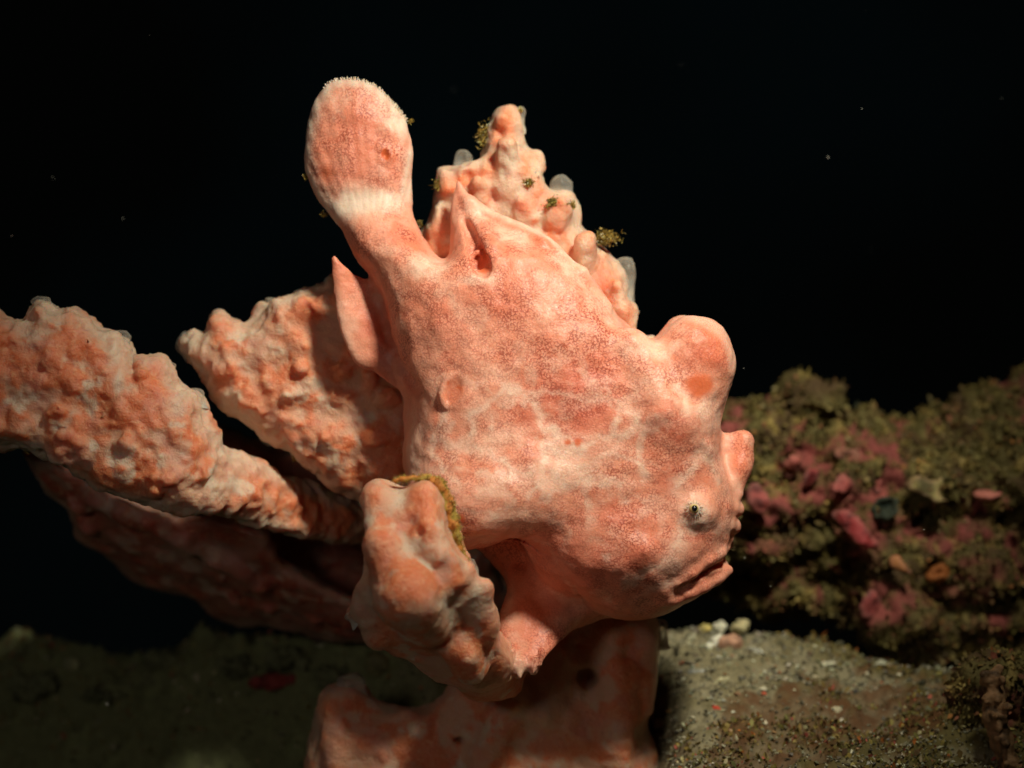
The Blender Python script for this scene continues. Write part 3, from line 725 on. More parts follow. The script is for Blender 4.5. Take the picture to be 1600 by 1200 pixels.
S1 = [(640,420),(657,357),(665,345),(672,320),(677,290),(683,268),(692,262),(706,262),(722,258),(743,254),(752,248),(757,225),(758,205),(768,188),(778,172),(795,168),(806,174),(815,185),(818,203),(822,225),(832,232),(842,238),(843,250),(840,266),(848,278),(856,290),(872,298),(890,300),(897,310),(904,318),(903,332),(906,350),(916,358),(930,366),(933,376),(941,386),(951,396),(958,408),(968,418),(982,432),(986,450),(991,468),(1004,487),(1004,495),(996,500),(998,515),(1018,521),(1024,530),(1000,580),(900,600),(760,520),(680,470)]
def s1x(v):
    for (x, y, x2, y2, r0, r1, dy) in ((795, 300, 793, 235, .22, .15, -.2), (912, 430, 912, 385, .22, .16, -.25), (760, 320, 745, 290, .16, .10, -.1), (835, 262, 838, 245, .14, .10, 0),
                                       (815, 340, 815, 318, .14, .08, -.1), (870, 345, 876, 322, .16, .09, -.1), (702, 300, 694, 275, .15, .1, -.1), (690, 360, 686, 330, .18, .12, 0), (785, 205, 785, 190, .13, .08, -.1), (900, 345, 903, 325, .1, .06, 0),
                                       (945, 440, 940, 400, .14, .08, -.1), (965, 480, 962, 450, .16, .1, -.1), (985, 500, 990, 480, .12, .07, 0)):
        a = px(x, y); b = px(x2, y2); v.capsule((a[0], v.front(*a) + .1, a[1]), (b[0], v.front(*b) + dy, b[1]), r0, r1, .12)
    for x, y in ((783, 212), (772, 312), (733, 282)): a = px(x, y); v.ellipsoid((a[0], v.front(*a), a[1]), (.09, .12, .12), .05, sub=True)
sponge_piece('lobe', S1, 0.95, .75, .62, 26, 21, extra=s1x, amp=.8, bl=(.06, .2), orange=.02, fib=.6, nub=50,
    pats=((780,213,14,18,'o',1),(795,178,12,10,'o',.8),(795,255,16,30,'p',.95),(800,300,40,25,'p',.7),(912,405,18,28,'p',1),(735,290,14,14,'o',.8),(770,312,13,13,'o',.9),(830,248,14,12,'o',.6),(688,290,14,20,'o',.7),(690,370,18,30,'o',.8),(815,210,10,30,'p',.7),(820,330,18,16,'o',.8),(860,335,18,12,'o',.9),(840,345,25,8,'p',.9),(930,368,10,6,'o',1),(945,400,12,20,'o',.6),(965,470,14,30,'p',.6)),
    pap=(((726, 278), .24, .15, .46, -3, .05), ((874, 322), .24, .165, .50, 4, .0), ((966, 472), .22, .20, .72, 10, -.05), ((806, 200), .13, .10, .34, 12, .1)))
S2 = [(283,536),(292,524),(303,517),(316,521),(325,512),(327,500),(331,489),(341,484),(352,490),(361,497),(375,505),(390,505),(402,496),(406,484),(415,478),(428,474),(445,470),(458,462),(470,451),(482,447),(494,449),(506,441),(515,430),(560,440),(640,560),(680,700),(650,790),(600,800),(560,775),(530,768),(500,742),(478,733),(460,722),(450,707),(430,696),(410,685),(400,672),(388,660),(373,648),(357,641),(343,630),(334,620),(331,600),(325,585),(310,571),(298,560),(287,549)]
sponge_piece('branch', S2, 1.1, .85, .85, 28, 33, amp=1.0, bl=(.06, .22), orange=.10, nub=42,
    pats=((350,510,26,14,'o',1),(300,540,22,14,'p',.9),(395,520,22,10,'p',.7),(350,595,20,26,'o',.9),(420,480,14,16,'p',.8),(460,495,20,14,'o',.9),(440,530,20,14,'o',.8),(385,572,10,6,'p',.95),(500,598,10,9,'p',.95),(350,560,30,12,'p',.4),(470,580,40,25,'o',.5)),
    pap=(((300, 540), .22, .17, .26, -62, .05), ((424, 488), .18, .15, .24, 10, .1)))
S5 = [(290,650),(360,670),(450,700),(560,640),(640,620),(700,700),(760,850),(800,1000),(700,1060),(568,1030),(542,1042),(490,1048),(466,1036),(446,1012),(400,990),(370,940),(330,880),(300,800),(270,720)]
sponge_piece('trunk', S5, 3.7, .8, 1.0, 14, 41, h=.06, amp=1.0, yc=lambda X, Z: .9 * np.maximum(-.7 - Z, 0), orange=-.1, mat=M_shaded)
S3 = [(-60,440),(-20,470),(0,487),(13,500),(33,505),(46,498),(53,478),(66,465),(80,469),(92,484),(105,486),(117,482),(132,495),(146,507),(160,518),(177,518),(196,529),(209,551),(215,576),(218,563),(228,560),(240,562),(257,557),(266,568),(273,578),(282,596),(291,609),(306,611),(317,626),(323,655),(340,680),(365,705),(400,728),(460,760),(540,790),(620,820),(620,880),(540,870),(460,850),(400,830),(350,806),(330,800),(300,798),(262,790),(200,775),(150,757),(100,728),(50,705),(0,698),(-60,690)]
def s3y(X, Z): return -0.1 + 1.0 * np.maximum(X + 5.0, 0) ** 1.2
sponge_piece('branch', S3, 0.0, .95, .85, 26, 57, amp=1.0, yc=s3y, bl=(.06, .2), orange=.10, nub=48,
    pats=((65,530,20,14,'p',.7),(10,510,20,16,'o',.8),(190,550,12,26,'p',.95),(205,595,8,26,'p',.9),(120,500,18,12,'o',.7),(70,550,20,14,'o',.9),(130,555,14,12,'o',.9),(50,585,24,10,'o',.7),(235,625,20,26,'o',1),(225,575,14,14,'o',.9),(255,575,14,18,'o',.6),(290,630,18,20,'p',.7),(45,665,12,10,'o',.8),(110,665,12,8,'p',.9),(265,770,18,10,'o',.6),(340,770,14,14,'p',.7),(210,700,26,12,'p',.5)),
    pap=(((67, 485), .20, .15, .24, -8, 0), ((186, 545), .24, .17, .30, 14, -.1), ((302, 632), .20, .16, .24, 6, 0), ((264, 578), .1, .08, .14, 20, 0)))
S4 = [(30,702),(40,702),(53,706),(66,713),(80,713),(92,714),(104,723),(114,733),(128,739),(140,746),(150,754),(157,766),(164,774),(178,772),(191,772),(203,777),(214,783),(226,787),(236,792),(248,797),(262,802),(285,804),(304,806),(320,810),(333,808),(345,800),(356,796),(370,796),(382,799),(394,806),(404,815),(415,826),(424,837),(421,847),(440,880),(520,930),(570,960),(590,1010),(520,1030),(450,1010),(380,1005),(314,1001),(296,985),(277,962),(245,950),(208,938),(180,928),(157,914),(138,893),(121,875),(103,862),(88,850),(84,825),(80,800),(66,785),(52,772),(46,745),(36,722)]
def s4x(v):
    rd = [(150, 772), (200, 800), (240, 815), (290, 845), (340, 880), (400, 915)]
    for p, q in zip(rd, rd[1:]):
        a = px(*p); b = px(*q); v.capsule((a[0], v.front(*a) - .02, a[1]), (b[0], v.front(*b) - .05, b[1]), .15, .17, .2)
sponge_piece('branch', S4, 2.1, .8, .6, 8, 63, extra=s4x, amp=.8, yc=lambda X, Z: np.clip(1.6 * np.maximum((-1.1 - .36 * (X + 7.5)) - Z, 0), 0, 3.0), bl=(.05, .15), orange=-.08, fib=.5, nub=20, rimp=.5, mat=M_shaded,
    pats=((70,725,26,12,'p',.7),(90,760,20,26,'o',.6),(175,790,12,12,'p',.9),(215,800,14,14,'p',.7),(195,830,26,20,'o',.6),(300,825,30,10,'o',.9),(345,830,20,20,'o',.7),(370,812,22,10,'p',.9),(300,870,60,20,'p',.6),(140,760,14,10,'p',.6)))
S7 = [(470,1320),(478,1230),(481,1195),(481,1162),(489,1145),(491,1125),(499,1100),(500,1086),(513,1074),(530,1066),(552,1062),(572,1072),(590,1090),(615,1101),(655,1105),(690,1085),(720,1040),(760,1000),(800,960),(880,940),(980,930),(1025,962),(1034,990),(1031,1018),(1026,1045),(1023,1075),(1022,1100),(1015,1117),(1012,1137),(1017,1152),(1026,1175),(1028,1200),(1035,1320)]
def s7x(v):
    for (x, y, rx, rz, dp) in ((717, 1147, .10, .06, .3), (925, 1052, .22, .13, .35), (968, 1022, .12, .06, .2), (970, 1160, .12, .12, .15), (900, 1000, .1, .05, .1), (975, 1090, .08, .16, .12)):
        a = px(x, y); v.ellipsoid((a[0], v.front(*a) - .02, a[1]), (rx, dp, rz), .06, sub=True)
    for (x, y, x2, y2, r) in ((950, 990, 935, 1060, .16), (960, 1060, 965, 1180, .30), (870, 1010, 850, 1110, .22), (540, 1090, 530, 1180, .25), (1010, 1000, 1005, 1100, .14), (800, 1080, 760, 1180, .3), (640, 1120, 700, 1190, .2)):
        a = px(x, y); b = px(x2, y2); v.capsule((a[0], v.front(*a) + .05, a[1]), (b[0], v.front(*b) + .05, b[1]), r, r * .8, .2)
sponge_piece('trunk', S7, 1.9, .6, .95, 14, 77, extra=s7x, amp=.6, bl=(.05, .16), orange=.02, fib=.6, nub=16, rimp=.45,
    pats=((522,1100,16,18,'o',1),(540,1150,30,20,'o',.5),(980,1090,12,20,'o',1),(970,1160,13,13,'o',1),(1022,1180,10,14,'o',1),(975,1022,18,8,'o',.9),(905,1000,12,6,'o',.9),(850,1080,60,60,'p',.5),(975,985,10,20,'o',.5),(960,1130,26,20,'p',.5),(1010,1080,8,60,'o',.6),(640,1110,40,10,'o',.3),(580,1150,30,30,'o',.4)),
    pap=(((548, 1084), .25, .22, .34, 4, -.2), ((1030, 1006), .12, .13, .40, 2, .0), ((978, 995), .10, .07, .26, -8, -.35)))
S6 = [(566,792),(565,776),(569,763),(579,753),(592,747),(604,751),(614,758),(628,763),(638,761),(646,755),(660,750),(671,750),(680,756),(688,766),(697,781),(702,795),(706,818),(712,835),(720,852),(730,868),(741,884),(748,900),(758,905),(770,915),(773,928),(768,940),(777,952),(781,975),(783,1005),(793,1034),(800,1060),(775,1088),(740,1090),(690,1087),(665,1075),(645,1055),(630,1044),(615,1037),(604,1028),(594,1021),(580,1017),(573,1008),(569,995),(565,985),(552,977),(541,970),(540,957),(548,945),(549,925),(558,910),(566,898),(568,875),(573,858),(585,845),(583,825),(575,808)]
def s6x(v):
    for (x, y, x2, y2, r0, r1, dy) in ((586, 778, 600, 850, .16, .24, -.04), (600, 850, 640, 920, .24, .40, -.02), (665, 775, 672, 825, .17, .16, -.06), (672, 825, 700, 880, .16, .22, -.05), (640, 925, 665, 965, .50, .45, .12), (565, 950, 590, 1000, .16, .2, .05), (705, 905, 733, 888, .20, .09, .0),
                                       (652, 852, 690, 862, .07, .08, -.02), (757, 915, 760, 990, .14, .14, .05), (715, 1010, 735, 1050, .34, .26, .1), (735, 1034, 735, 1030, .13, .11, -.04)):
        a = px(x, y); b = px(x2, y2); v.capsule((a[0], v.front(*a) + .10, a[1]), (b[0], v.front(*b) + dy, b[1]), r0, r1, .22)
    for (x, y, r, dp) in ((656, 828, .09, .22), (620, 804, .035, .1), (678, 836, .05, .08), (628, 785, .12, .10), (640, 810, .10, .12)):
        a = px(x, y); v.ellipsoid((a[0], v.front(*a) - .1, a[1]), (r, dp, r * 1.1), .08, sub=True)
    v.capsule((-.6, 1.3, -4.4), (-.35, 2.7, -4.75), .55, .6, .2)
    # slanted cut edge on the right
    ed = [(688, 762), (703, 800), (712, 840), (735, 885)]
    for p, q in zip(ed, ed[1:]): a = px(*p); b = px(*q); v.capsule((a[0], -.05, a[1]), (b[0], -.05, b[1]), .09, .08, .08)
s6v, s6o = sponge_piece('lobe', S6, -2.35, .78, .80, 0, 91, extra=s6x, amp=.5, bl=(.05, .14), orange=.26, fib=.6, nub=8, rimp=.3, h=.04, yc=lambda X, Z: .85 * np.maximum(-3.1 - Z, 0) ** 1.1,
    pats=((585,775,14,20,'o',.9),(655,790,18,26,'o',1),(628,775,14,26,'p',.8),(605,835,14,26,'o',1),(655,825,10,10,'o',1),(678,832,8,8,'o',.9),(655,850,30,12,'p',.8),(690,840,12,30,'p',.5),(645,910,34,26,'o',.8),(715,900,20,14,'o',.8),(705,935,24,16,'p',.9),(740,930,14,26,'p',.9),(770,930,9,14,'o',.9),(585,925,22,30,'p',.5),(735,1032,10,10,'p',.9),(735,1032,26,24,'o',.5),(700,1010,36,12,'o',.4),(780,1015,12,14,'o',.8),(575,985,20,20,'p',.4)),
    pap=(((580, 890), .13, .10, .36, -6, .25), ((742, 905), .10, .05, .36, -6, -.25), ((556, 975), .12, .07, .22, -50, .1)))
# ---------------------------------------------------------------- reef rock on the right
def rock(name, poly, y0, k, cap, seed, label, caves=(), lumps=(), h=.06, amp=1.0, turf=16000, pinks=()):
    P = pp(poly); lo = P.min(0) - .5; hi = P.max(0) + .5; T = cap + .9
    v = Vol((lo[0], -T, lo[1]), (hi[0], T, hi[1]), h); v.sheet(P, k=k, cap=cap, w=.12, n=2)
    for (x, y, rx, rz, dp) in lumps: a = px(x, y); v.ellipsoid((a[0], v.front(*a) + .1, a[1]), (rx, dp, rz), .15)
    for (x, y, rx, rz, dp) in caves: a = px(x, y); v.ellipsoid((a[0], v.front(*a) - .1, a[1]), (rx, dp, rz), .12, sub=True)
    V, Q = v.mesh(1); N = vnormals(V, Q); q = V + seed
    n1 = fbm(q * .9, 3); n2 = ridged(q * 1.9, 3); n3 = fbm(q * 6, 4); n4 = 1 - np.abs(fbm(q * 3.3 + 8, 3)) * 2
    V = V + N * (amp * (n1 * .28 + (n2 - .7) * .13 + n4 * .09 + n3 * .06))[:, None]
    N = vnormals(V, Q); U = V[:, 0] * 100 + 800; Wp = 600 - V[:, 2] * 100
    ol = np.array([.115, .09, .028]); br = np.array([.085, .05, .02]); pk = np.array([.25, .062, .05]); yl = np.array([.28, .20, .06])
    a = sstep(-.1, .4, fbm(q * 2.2, 3))[:, None]; C = ol * (1 - a) + br * a
    b = sstep(.25, .5, fbm(q * 3.1 + 30, 3))[:, None]; C = C * (1 - b) + yl * b
    pm = sstep(.22, .42, fbm(q * 1.6 + 50, 4))
    for (x, y, sx, sy, s_) in pinks: pm = np.maximum(pm, s_ * sstep(.25, .5, np.exp(-((U - x) / sx) ** 2 - ((Wp - y) / sy) ** 2) + .25 * fbm(q * 3 + 9, 3)))
    pm = pm * (.25 + .75 * sstep(-.25, .15, fbm(q * 4.2 + 11, 3)))
    C = C * (1 - pm[:, None]) + pk * (.65 + .35 * np.clip(1 + fbm(q * 2.2 + 70, 3)[:, None], .2, 2)) * pm[:, None]
    ck = sstep(.50, .75, ridged(q * 1.2 + 33, 3) * .5 + .2 * fbm(q * 3, 2))[:, None]
    W_ = todepth(V, y0); base = (float(np.mean(W_[:, 0])), float(y0), float(W_[:, 2].min()))
    r = root(name, base, label, 'rock')
    mkmesh('stone', W_, Q, M_rock, r, {'col': C})
    rng = np.random.RandomState(seed); i = np.where((N[:, 1] < .35) & (pm < .6))[0]; i = i[rng.randint(0, len(i), turf)]
    tv, tf, ow = flakes(W_[i], N[i], 0.03 + .07 * rng.rand(turf) ** 2.2, rng)
    cl = fbm(q[i] * 1.3 + 90, 2)[:, None]; col = C[i] * 1.25 * rng.uniform(.5, 1.5, (turf, 1)) * .6 + .4 * pick(rng, turf, OL) * (1 + .5 * cl)
    t = mkmesh('turf', tv, tf, M_turf, r, {'col': np.clip(col, .01, 1)[ow]}, smooth=False); t['kind'] = 'stuff'
    return v, r, W_, N, U, Wp
R1 = [(1060,700),(1090,640),(1131,632),(1161,641),(1187,630),(1225,634),(1240,608),(1262,604),(1277,626),(1292,658),(1330,672),(1394,674),(1440,674),(1480,662),(1506,638),(1544,619),(1585,598),(1620,585),(1800,560),(1880,700),(1880,960),(1700,1060),(1600,1055),(1500,1055),(1400,1020),(1330,970),(1290,950),(1230,945),(1180,935),(1120,925),(1080,900),(1040,880)]
r1v, r1, r1W, r1N, r1U, r1Wp = rock('reef_rock', R1, 6.2, .8, 1.7, 12, 'long encrusted rock ledge behind the fish, olive algae over pink crust', 
    caves=((1255,810,.45,.28,.6),(1240,870,.4,.25,.5),(1215,720,.2,.3,.45),(1170,900,.6,.22,.6),(1480,800,.9,.16,.6),(1340,930,.3,.2,.5),(1560,930,.5,.2,.5),(1450,940,.3,.14,.5),(1270,900,.4,.2,.6),(1400,900,.25,.1,.4),(1140,760,.25,.3,.4)),
    lumps=((1260,630,.3,.35,.3),(1330,830,.5,.35,.4),(1450,745,.45,.3,.5),(1560,760,.6,.4,.4),(1200,790,.4,.35,.35),(1390,950,.5,.3,.5),(1510,880,.6,.3,.4),(1180,850,.45,.25,.4)), turf=60000,
    pinks=((1240,720,30,28,1),(1270,760,36,30,1),(1190,790,32,30,1),(1310,765,40,20,1),(1330,830,34,40,1),(1395,820,30,20,1),(1360,930,50,30,.9),(1325,700,50,14,.8),(1490,880,50,20,.7),(1470,920,60,20,.6),(1220,800,40,14,.8),(1180,840,40,20,.6)))
R2 = [(1400,1240),(1430,1180),(1470,1130),(1500,1085),(1540,1040),(1600,1020),(1720,990),(1800,1200),(1700,1320),(1450,1320)]
rock('seabed_boulder', R2, 1.2, .6, .55, 45, 'rough brown algae-covered boulder in the bottom right corner of the seabed', lumps=((1545,1060,.3,.3,.3),), turf=14000, amp=.9, pinks=((1560,1110,20,30,.8),(1540,1160,26,20,.7)))

def near(x, y):                                   # nearest front point of the ledge for a pixel
    m = (r1N[:, 1] < 0.2); i = np.where(m)[0]; d = (r1U[i] - x) ** 2 + (r1Wp[i] - y) ** 2
    j = i[np.argsort(d)[:6]]; j = j[np.argmin(r1W[j, 1])]; return r1W[j], r1N[j]
def crust(pts, y0, T, label, col, seed, cat='crust', name='coralline_crust'):
    P = pp(pts); c = P.mean(0); lo = P.min(0) - .2; hi = P.max(0) + .2
    q, n = near(*np.array(pts).mean(0)); y0 = q[1] - .0
    v = Vol((lo[0], -.6, lo[1]), (hi[0], .6, hi[1]), .035)
    v.sheet(P, k=T, cap=.10, w=.06, n=3, yc=lambda X, Z: .18 * np.sin(X * 3 + seed) + .12 * np.sin(Z * 4 + seed * 2)); V, Q = v.mesh(1); N = vnormals(V, Q)
    V = V + N * (fbm(V * 3 + seed, 3) * .06 + fbm(V * 9 + seed, 2) * .015)[:, None]
    a = sstep(-.3, .5, fbm(V * 4 + seed, 3))[:, None]; C = np.array(col) * .72 * (1 - .65 * a)
    e = (1 - sstep(.02, .09, sdist2(V[:, 0], V[:, 2], rough(P, 3))))[:, None]; C = C * (1 - .25 * e) + np.array([.5, .24, .19]) * .25 * e
    W_ = todepth(V, y0)
    o = mkmesh(name, W_, Q, M_crust, None, {'col': C}, loc=(float(W_[:, 0].mean()), float(y0), float(W_[:, 2].min()))); tag(o, label, cat, 'pink crusts growing on the rock ledge' if name == 'coralline_crust' else None)
PK = (.46, .10, .085); RD = (.40, .05, .05)
crust([(1300,800),(1320,795),(1345,815),(1362,838),(1366,852),(1352,862),(1335,852),(1318,832),(1304,815)], 5, .5, 'long dark pink slab of crust slanting down the middle of the ledge', RD, 1)
crust([(1372,800),(1385,795),(1398,812),(1397,826),(1383,832),(1366,824),(1368,810)], 5, .5, 'salmon pink rounded crust just below the dark green cup', PK, 2)
crust([(1300,752),(1318,742),(1335,755),(1330,768),(1312,772),(1296,766)], 5, .5, 'pink crust left of the dark green cup, above the slanting slab', PK, 3)
crust([(1222,730),(1232,712),(1248,712),(1252,728),(1244,740),(1228,748)], 5, .5, 'bright pink crust with an upright top, uppermost patch near the fish', (.55, .13, .10), 4)
crust([(1252,748),(1262,730),(1276,728),(1280,744),(1268,758),(1255,766)], 5, .5, 'deep red crust just right of the uppermost pink patch', RD, 5)
crust([(1165,758),(1182,752),(1196,768),(1204,788),(1192,800),(1175,798),(1166,780)], 5, .5, 'dull pink crust on the ledge right beside the snout of the fish', PK, 6)
crust([(1355,752),(1368,746),(1380,752),(1376,768),(1360,770)], 5, .5, 'small pink crust directly above the dark green cup', PK, 7)
crust([(1342,940),(1356,920),(1372,924),(1380,944),(1370,962),(1350,966)], 5, .5, 'rosy crust low on the ledge above the black overhang', (.50, .11, .10), 8)
crust([(1302,700),(1320,698),(1345,706),(1348,720),(1325,722),(1305,714)], 5, .5, 'faint salmon crust high on the olive top of the ledge', (.40, .15, .09), 9)
crust([(1418,762),(1424,748),(1440,742),(1456,750),(1470,742),(1478,756),(1466,770),(1480,782),(1460,786),(1442,776)], 5, .6, 'pale yellow knobbly sponge growing on the upper right of the ledge', (.42, .34, .12), 10, 'sponge', 'yellow_sponge')
crust([(1388,872),(1396,865),(1414,886),(1420,894),(1400,892),(1388,884)], 5, .6, 'small orange leaf-shaped sponge in the middle of the ledge', (.55, .22, .06), 11, 'sponge', 'orange_sponge')

def lathe(name, prof, loc, tilt, mat, attrs_col, parent=None, n=28, nz=.04, seed=0):
    V = []
    for r, z in prof:
        for j in range(n): t = 6.283185 * j / n; V.append((r * math.cos(t), r * math.sin(t), z))
    V = np.array(V); V = V + fbm(V * 5 + seed, 3)[:, None] * nz
    ax, ay = tilt; c, s = math.cos(ax), math.sin(ax); V = np.stack([V[:, 0], V[:, 1] * c - V[:, 2] * s, V[:, 1] * s + V[:, 2] * c], 1)
    c, s = math.cos(ay), math.sin(ay); V = np.stack([V[:, 0] * c + V[:, 2] * s, V[:, 1], -V[:, 0] * s + V[:, 2] * c], 1)
    V = V + np.array(loc); m = len(prof)
    F = np.array([[i * n + j, i * n + (j + 1) % n, (i + 1) * n + (j + 1) % n, (i + 1) * n + j] for i in range(m - 1) for j in range(n)])
    return mkmesh(name, V, F, mat, parent, {'col': np.tile(attrs_col, (len(V), 1))}, loc=None if parent else loc)
# green tunicate cup
p, n = near(1365, 786); r = root('tunicate', tuple(p), 'dark green open cup with a round rim among the pink crusts', 'tunicate')
lathe('cup', [(.10, 0), (.19, .06), (.215, .14), (.20, .20), (.17, .215), (.14, .18), (.12, .10), (.04, .05)], tuple(p + np.array([0, -.05, 0])), (1.35, 0), M_crust, (.035, .042, .026), r, nz=.10, seed=2)
lathe('lining', [(.12, .12), (.10, .10), (.06, .07), (.01, .06)], tuple(p + np.array([.0, -.05, 0])), (1.35, .0), M_crust, (.02, .03, .02), r, nz=.05, seed=4)
p, n = near(1438, 892); o = lathe('tunicate', [(.08, -.08), (.15, .03), (.165, .12), (.13, .19), (.08, .205), (.055, .18), (.02, .13)], tuple(p), (1.3, 0), M_crust, (.28, .09, .022), nz=.10, seed=5); tag(o, 'round orange squirt with a small mouth in the middle of the ledge', 'tunicate')
p, n = near(1510, 768); o = lathe('shelf_sponge', [(.02, -.12), (.16, -.07), (.24, .0), (.22, .03), (.12, .045), (.01, .05)], tuple(p + np.array([0, -.12, 0])), (.25, 0), M_crust, (.58, .20, .15), nz=.03); tag(o, 'salmon half-moon shelf sponge right of the yellow sponge on the ledge', 'sponge')
# feathery hydroids on the crest of the ledge
def hydroid(x, y, y0, hgt, seed, label, dens=34, col=(.13, .14, .085)):
    rng = np.random.RandomState(seed); s = (D + y0) / D; b = np.array([px(x, y)[0] * s, y0, px(x, y)[1] * s])
    S = []; Dr = []; L = []; R = []
    S.append(b); Dr.append((0, 0, 1)); L.append(hgt * .6); R.append(.022)
    tv, tf, ow = tubes(S, Dr, np.array(L), np.array(R), 6, rng, .08, .8); top = b + np.array([0, 0, hgt * .55])
    r = root('hydroid', tuple(b), label, 'hydroid', 'feathery hydroids on top of the rock ledge')
    mkmesh('stem', tv, tf, M_turf, r, {'col': np.tile(col, (len(tv), 1))})
    n = dens; dr = rng.normal(size=(n, 3)); dr[:, 2] = np.abs(dr[:, 2]) * .9; dr /= np.linalg.norm(dr, axis=1)[:, None]
    ss = np.tile(b, (n, 1)) + np.array([0, 0, 1]) * (hgt * rng.uniform(.25, .6, n))[:, None]
    ln = hgt * rng.uniform(.3, .55, n)
    a, f, ow = tubes(ss, dr, ln, np.full(n, .011), 5, rng, .2, .5)
    n2 = n * 9; i = rng.randint(0, n, n2); s2 = ss[i] + dr[i] * (ln[i] * rng.uniform(.3, 1, n2))[:, None]
    d2 = dr[i] + rng.normal(size=(n2, 3)) * .9; d2 /= np.linalg.norm(d2, axis=1)[:, None]
    a2, f2, _ = tubes(s2, d2, hgt * rng.uniform(.06, .16, n2), np.full(n2, .008), 3, rng, .3, .5)
    A = np.concatenate([a, a2]); F = np.concatenate([f, f2 + len(a)])
    mkmesh('plume', A, F, M_turf, r, {'col': np.tile(np.array(col) * 1.2, (len(A), 1))})
hydroid(1352, 684, 6.6, .62, 1, 'tallest grey-green feathery hydroid standing against black water on the ledge')
hydroid(1390, 684, 6.9, .42, 2, 'low grey-green feathery hydroid right of the tallest one')
hydroid(1316, 676, 6.4, .36, 3, 'short dull hydroid left of the tallest one beside the green hump')
hydroid(1545, 640, 6.4, .55, 4, 'wispy hydroid near the right edge of the photo on the ledge crest')
hydroid(1522, 650, 6.6, .40, 5, 'small wispy hydroid left of the one nearest the right edge')

# ---------------------------------------------------------------- bits on the seabed
def on_ground(x, y):                              # where the line of sight through a pixel meets the seabed
    X, Z = px(x, y)
    for t in np.arange(-6, 14, .02):
        s = (D + t) / D
        if Z * s <= ground_z(np.array(X * s), np.array(t)): return np.array([X * s, t, Z * s])
    return np.array([X, 5, Z])
def lump(name, x, y, r, rot, col, label, cat, seed, group=None, mat=None, lift=.5, jag=.12, sharp=False):
    p = on_ground(x, y); h = max(.012, min(r) / 7); R = max(r) * 1.5 + .03
    v = Vol((-R, -R, -R), (R, R, R), max(h, R / 24)); v.ellipsoid((0, 0, 0), r, .02)
    if sharp: v.capsule((-r[0], 0, 0), (r[0], 0, .0), min(r) * .3, min(r) * .6, .03); v.ellipsoid((0, -r[1] * .9, 0), (r[0] * .7, r[1] * .5, r[2] * .5), .03, sub=True)
    V, Q = v.mesh(1); N = vnormals(V, Q); V = V + N * (fbm(V / max(r) * 1.4 + seed, 3) * jag * max(r))[:, None]
    c, s = math.cos(rot), math.sin(rot); V = np.stack([V[:, 0] * c - V[:, 2] * s, V[:, 1], V[:, 0] * s + V[:, 2] * c], 1)
    base = p + np.array([0, 0, .0]); V = V + base + np.array([0, 0, r[2] * lift])
    C = np.array(col) * (1 - .4 * sstep(-.2, .5, fbm(V * 6 + seed, 3)))[:, None]
    o = mkmesh(name, V, Q, mat or M_crust, None, {'col': C}, loc=tuple(base)); tag(o, label, cat, group)
    return o
SH = 'shell fragments on the sand mound'
lump('shell_fragment', 1108, 1011, (.24, .08, .075), .75, (.80, .76, .60), 'longest white shell sliver on the sand, slanting beside the pink pebble', 'shell', 1, SH, sharp=True, jag=.2)
lump('shell_fragment', 1079, 1003, (.14, .06, .05), 1.0, (.62, .58, .38), 'small pale shell sliver left of the longest white one', 'shell', 2, SH, sharp=True, jag=.2)
lump('shell_fragment', 1100, 986, (.13, .08, .07), .5, (.60, .48, .16), 'yellowish shell bit with a rusty tip behind the longest white sliver', 'shell', 3, SH, jag=.25)
lump('shell_fragment', 1125, 984, (.12, .10, .10), .1, (.82, .78, .58), 'rounded white shell bit at the crest of the sand mound', 'shell', 4, SH, jag=.2)
lump('shell_fragment', 1156, 984, (.17, .12, .12), .3, (.60, .52, .28), 'cream lumpy shell bit at the crest, right of the rounded white one', 'shell', 5, SH, jag=.3)
lump('shell_fragment', 1182, 1019, (.12, .06, .05), -.4, (.70, .68, .55), 'small white curved shell bit right of the pink pebble', 'shell', 6, SH, sharp=True)
lump('shell_fragment', 1292, 1040, (.16, .06, .05), .2, (.72, .68, .48), 'narrow pale shell bit lying flat on the right of the mound', 'shell', 7, SH, jag=.2)
lump('shell_fragment', 1088, 1052, (.16, .06, .05), .0, (.42, .42, .36), 'grey flat shell flake near the trunk of the sponge', 'shell', 8, SH, jag=.2)
lump('shell_fragment', 1308, 1112, (.10, .06, .06), -.2, (.66, .58, .38), 'lone cream shell bit in the middle of the rusty brown film', 'shell', 9, SH)
lump('shell_fragment', 1124, 1070, (.15, .07, .07), .5, (.58, .52, .30), 'broken yellow-white shell bit on the front of the sand mound', 'shell', 10, SH, jag=.3, sharp=True)
lump('pebble', 1140, 1012, (.23, .16, .15), .1, (.55, .30, .19), 'smooth salmon pebble beside the longest white shell sliver', 'pebble', 21, jag=.12)
lump('pebble', 1028, 1138, (.12, .10, .11), .2, (.42, .24, .12), 'small brown pebble against the foot of the sponge', 'pebble', 22, jag=.2)
lump('pebble', 590, 1048, (.24, .2, .24), .0, (.22, .20, .09), 'olive round pebble in the gap below the front lobe of the sponge', 'pebble', 23, jag=.2)
lump('pebble', 372, 1040, (.10, .09, .08), .0, (.75, .70, .45), 'bright cream pebble on the dark seabed left of the sponge', 'pebble', 24)
lump('pebble', 112, 1044, (.16, .12, .12), .0, (.42, .42, .22), 'dull yellow-green pebble far left on the dark seabed', 'pebble', 25)
lump('red_sponge', 430, 1070, (.42, .2, .12), .1, (.30, .05, .04), 'dark red crusty sponge on the seabed left of the trunk', 'sponge', 27, jag=.3)
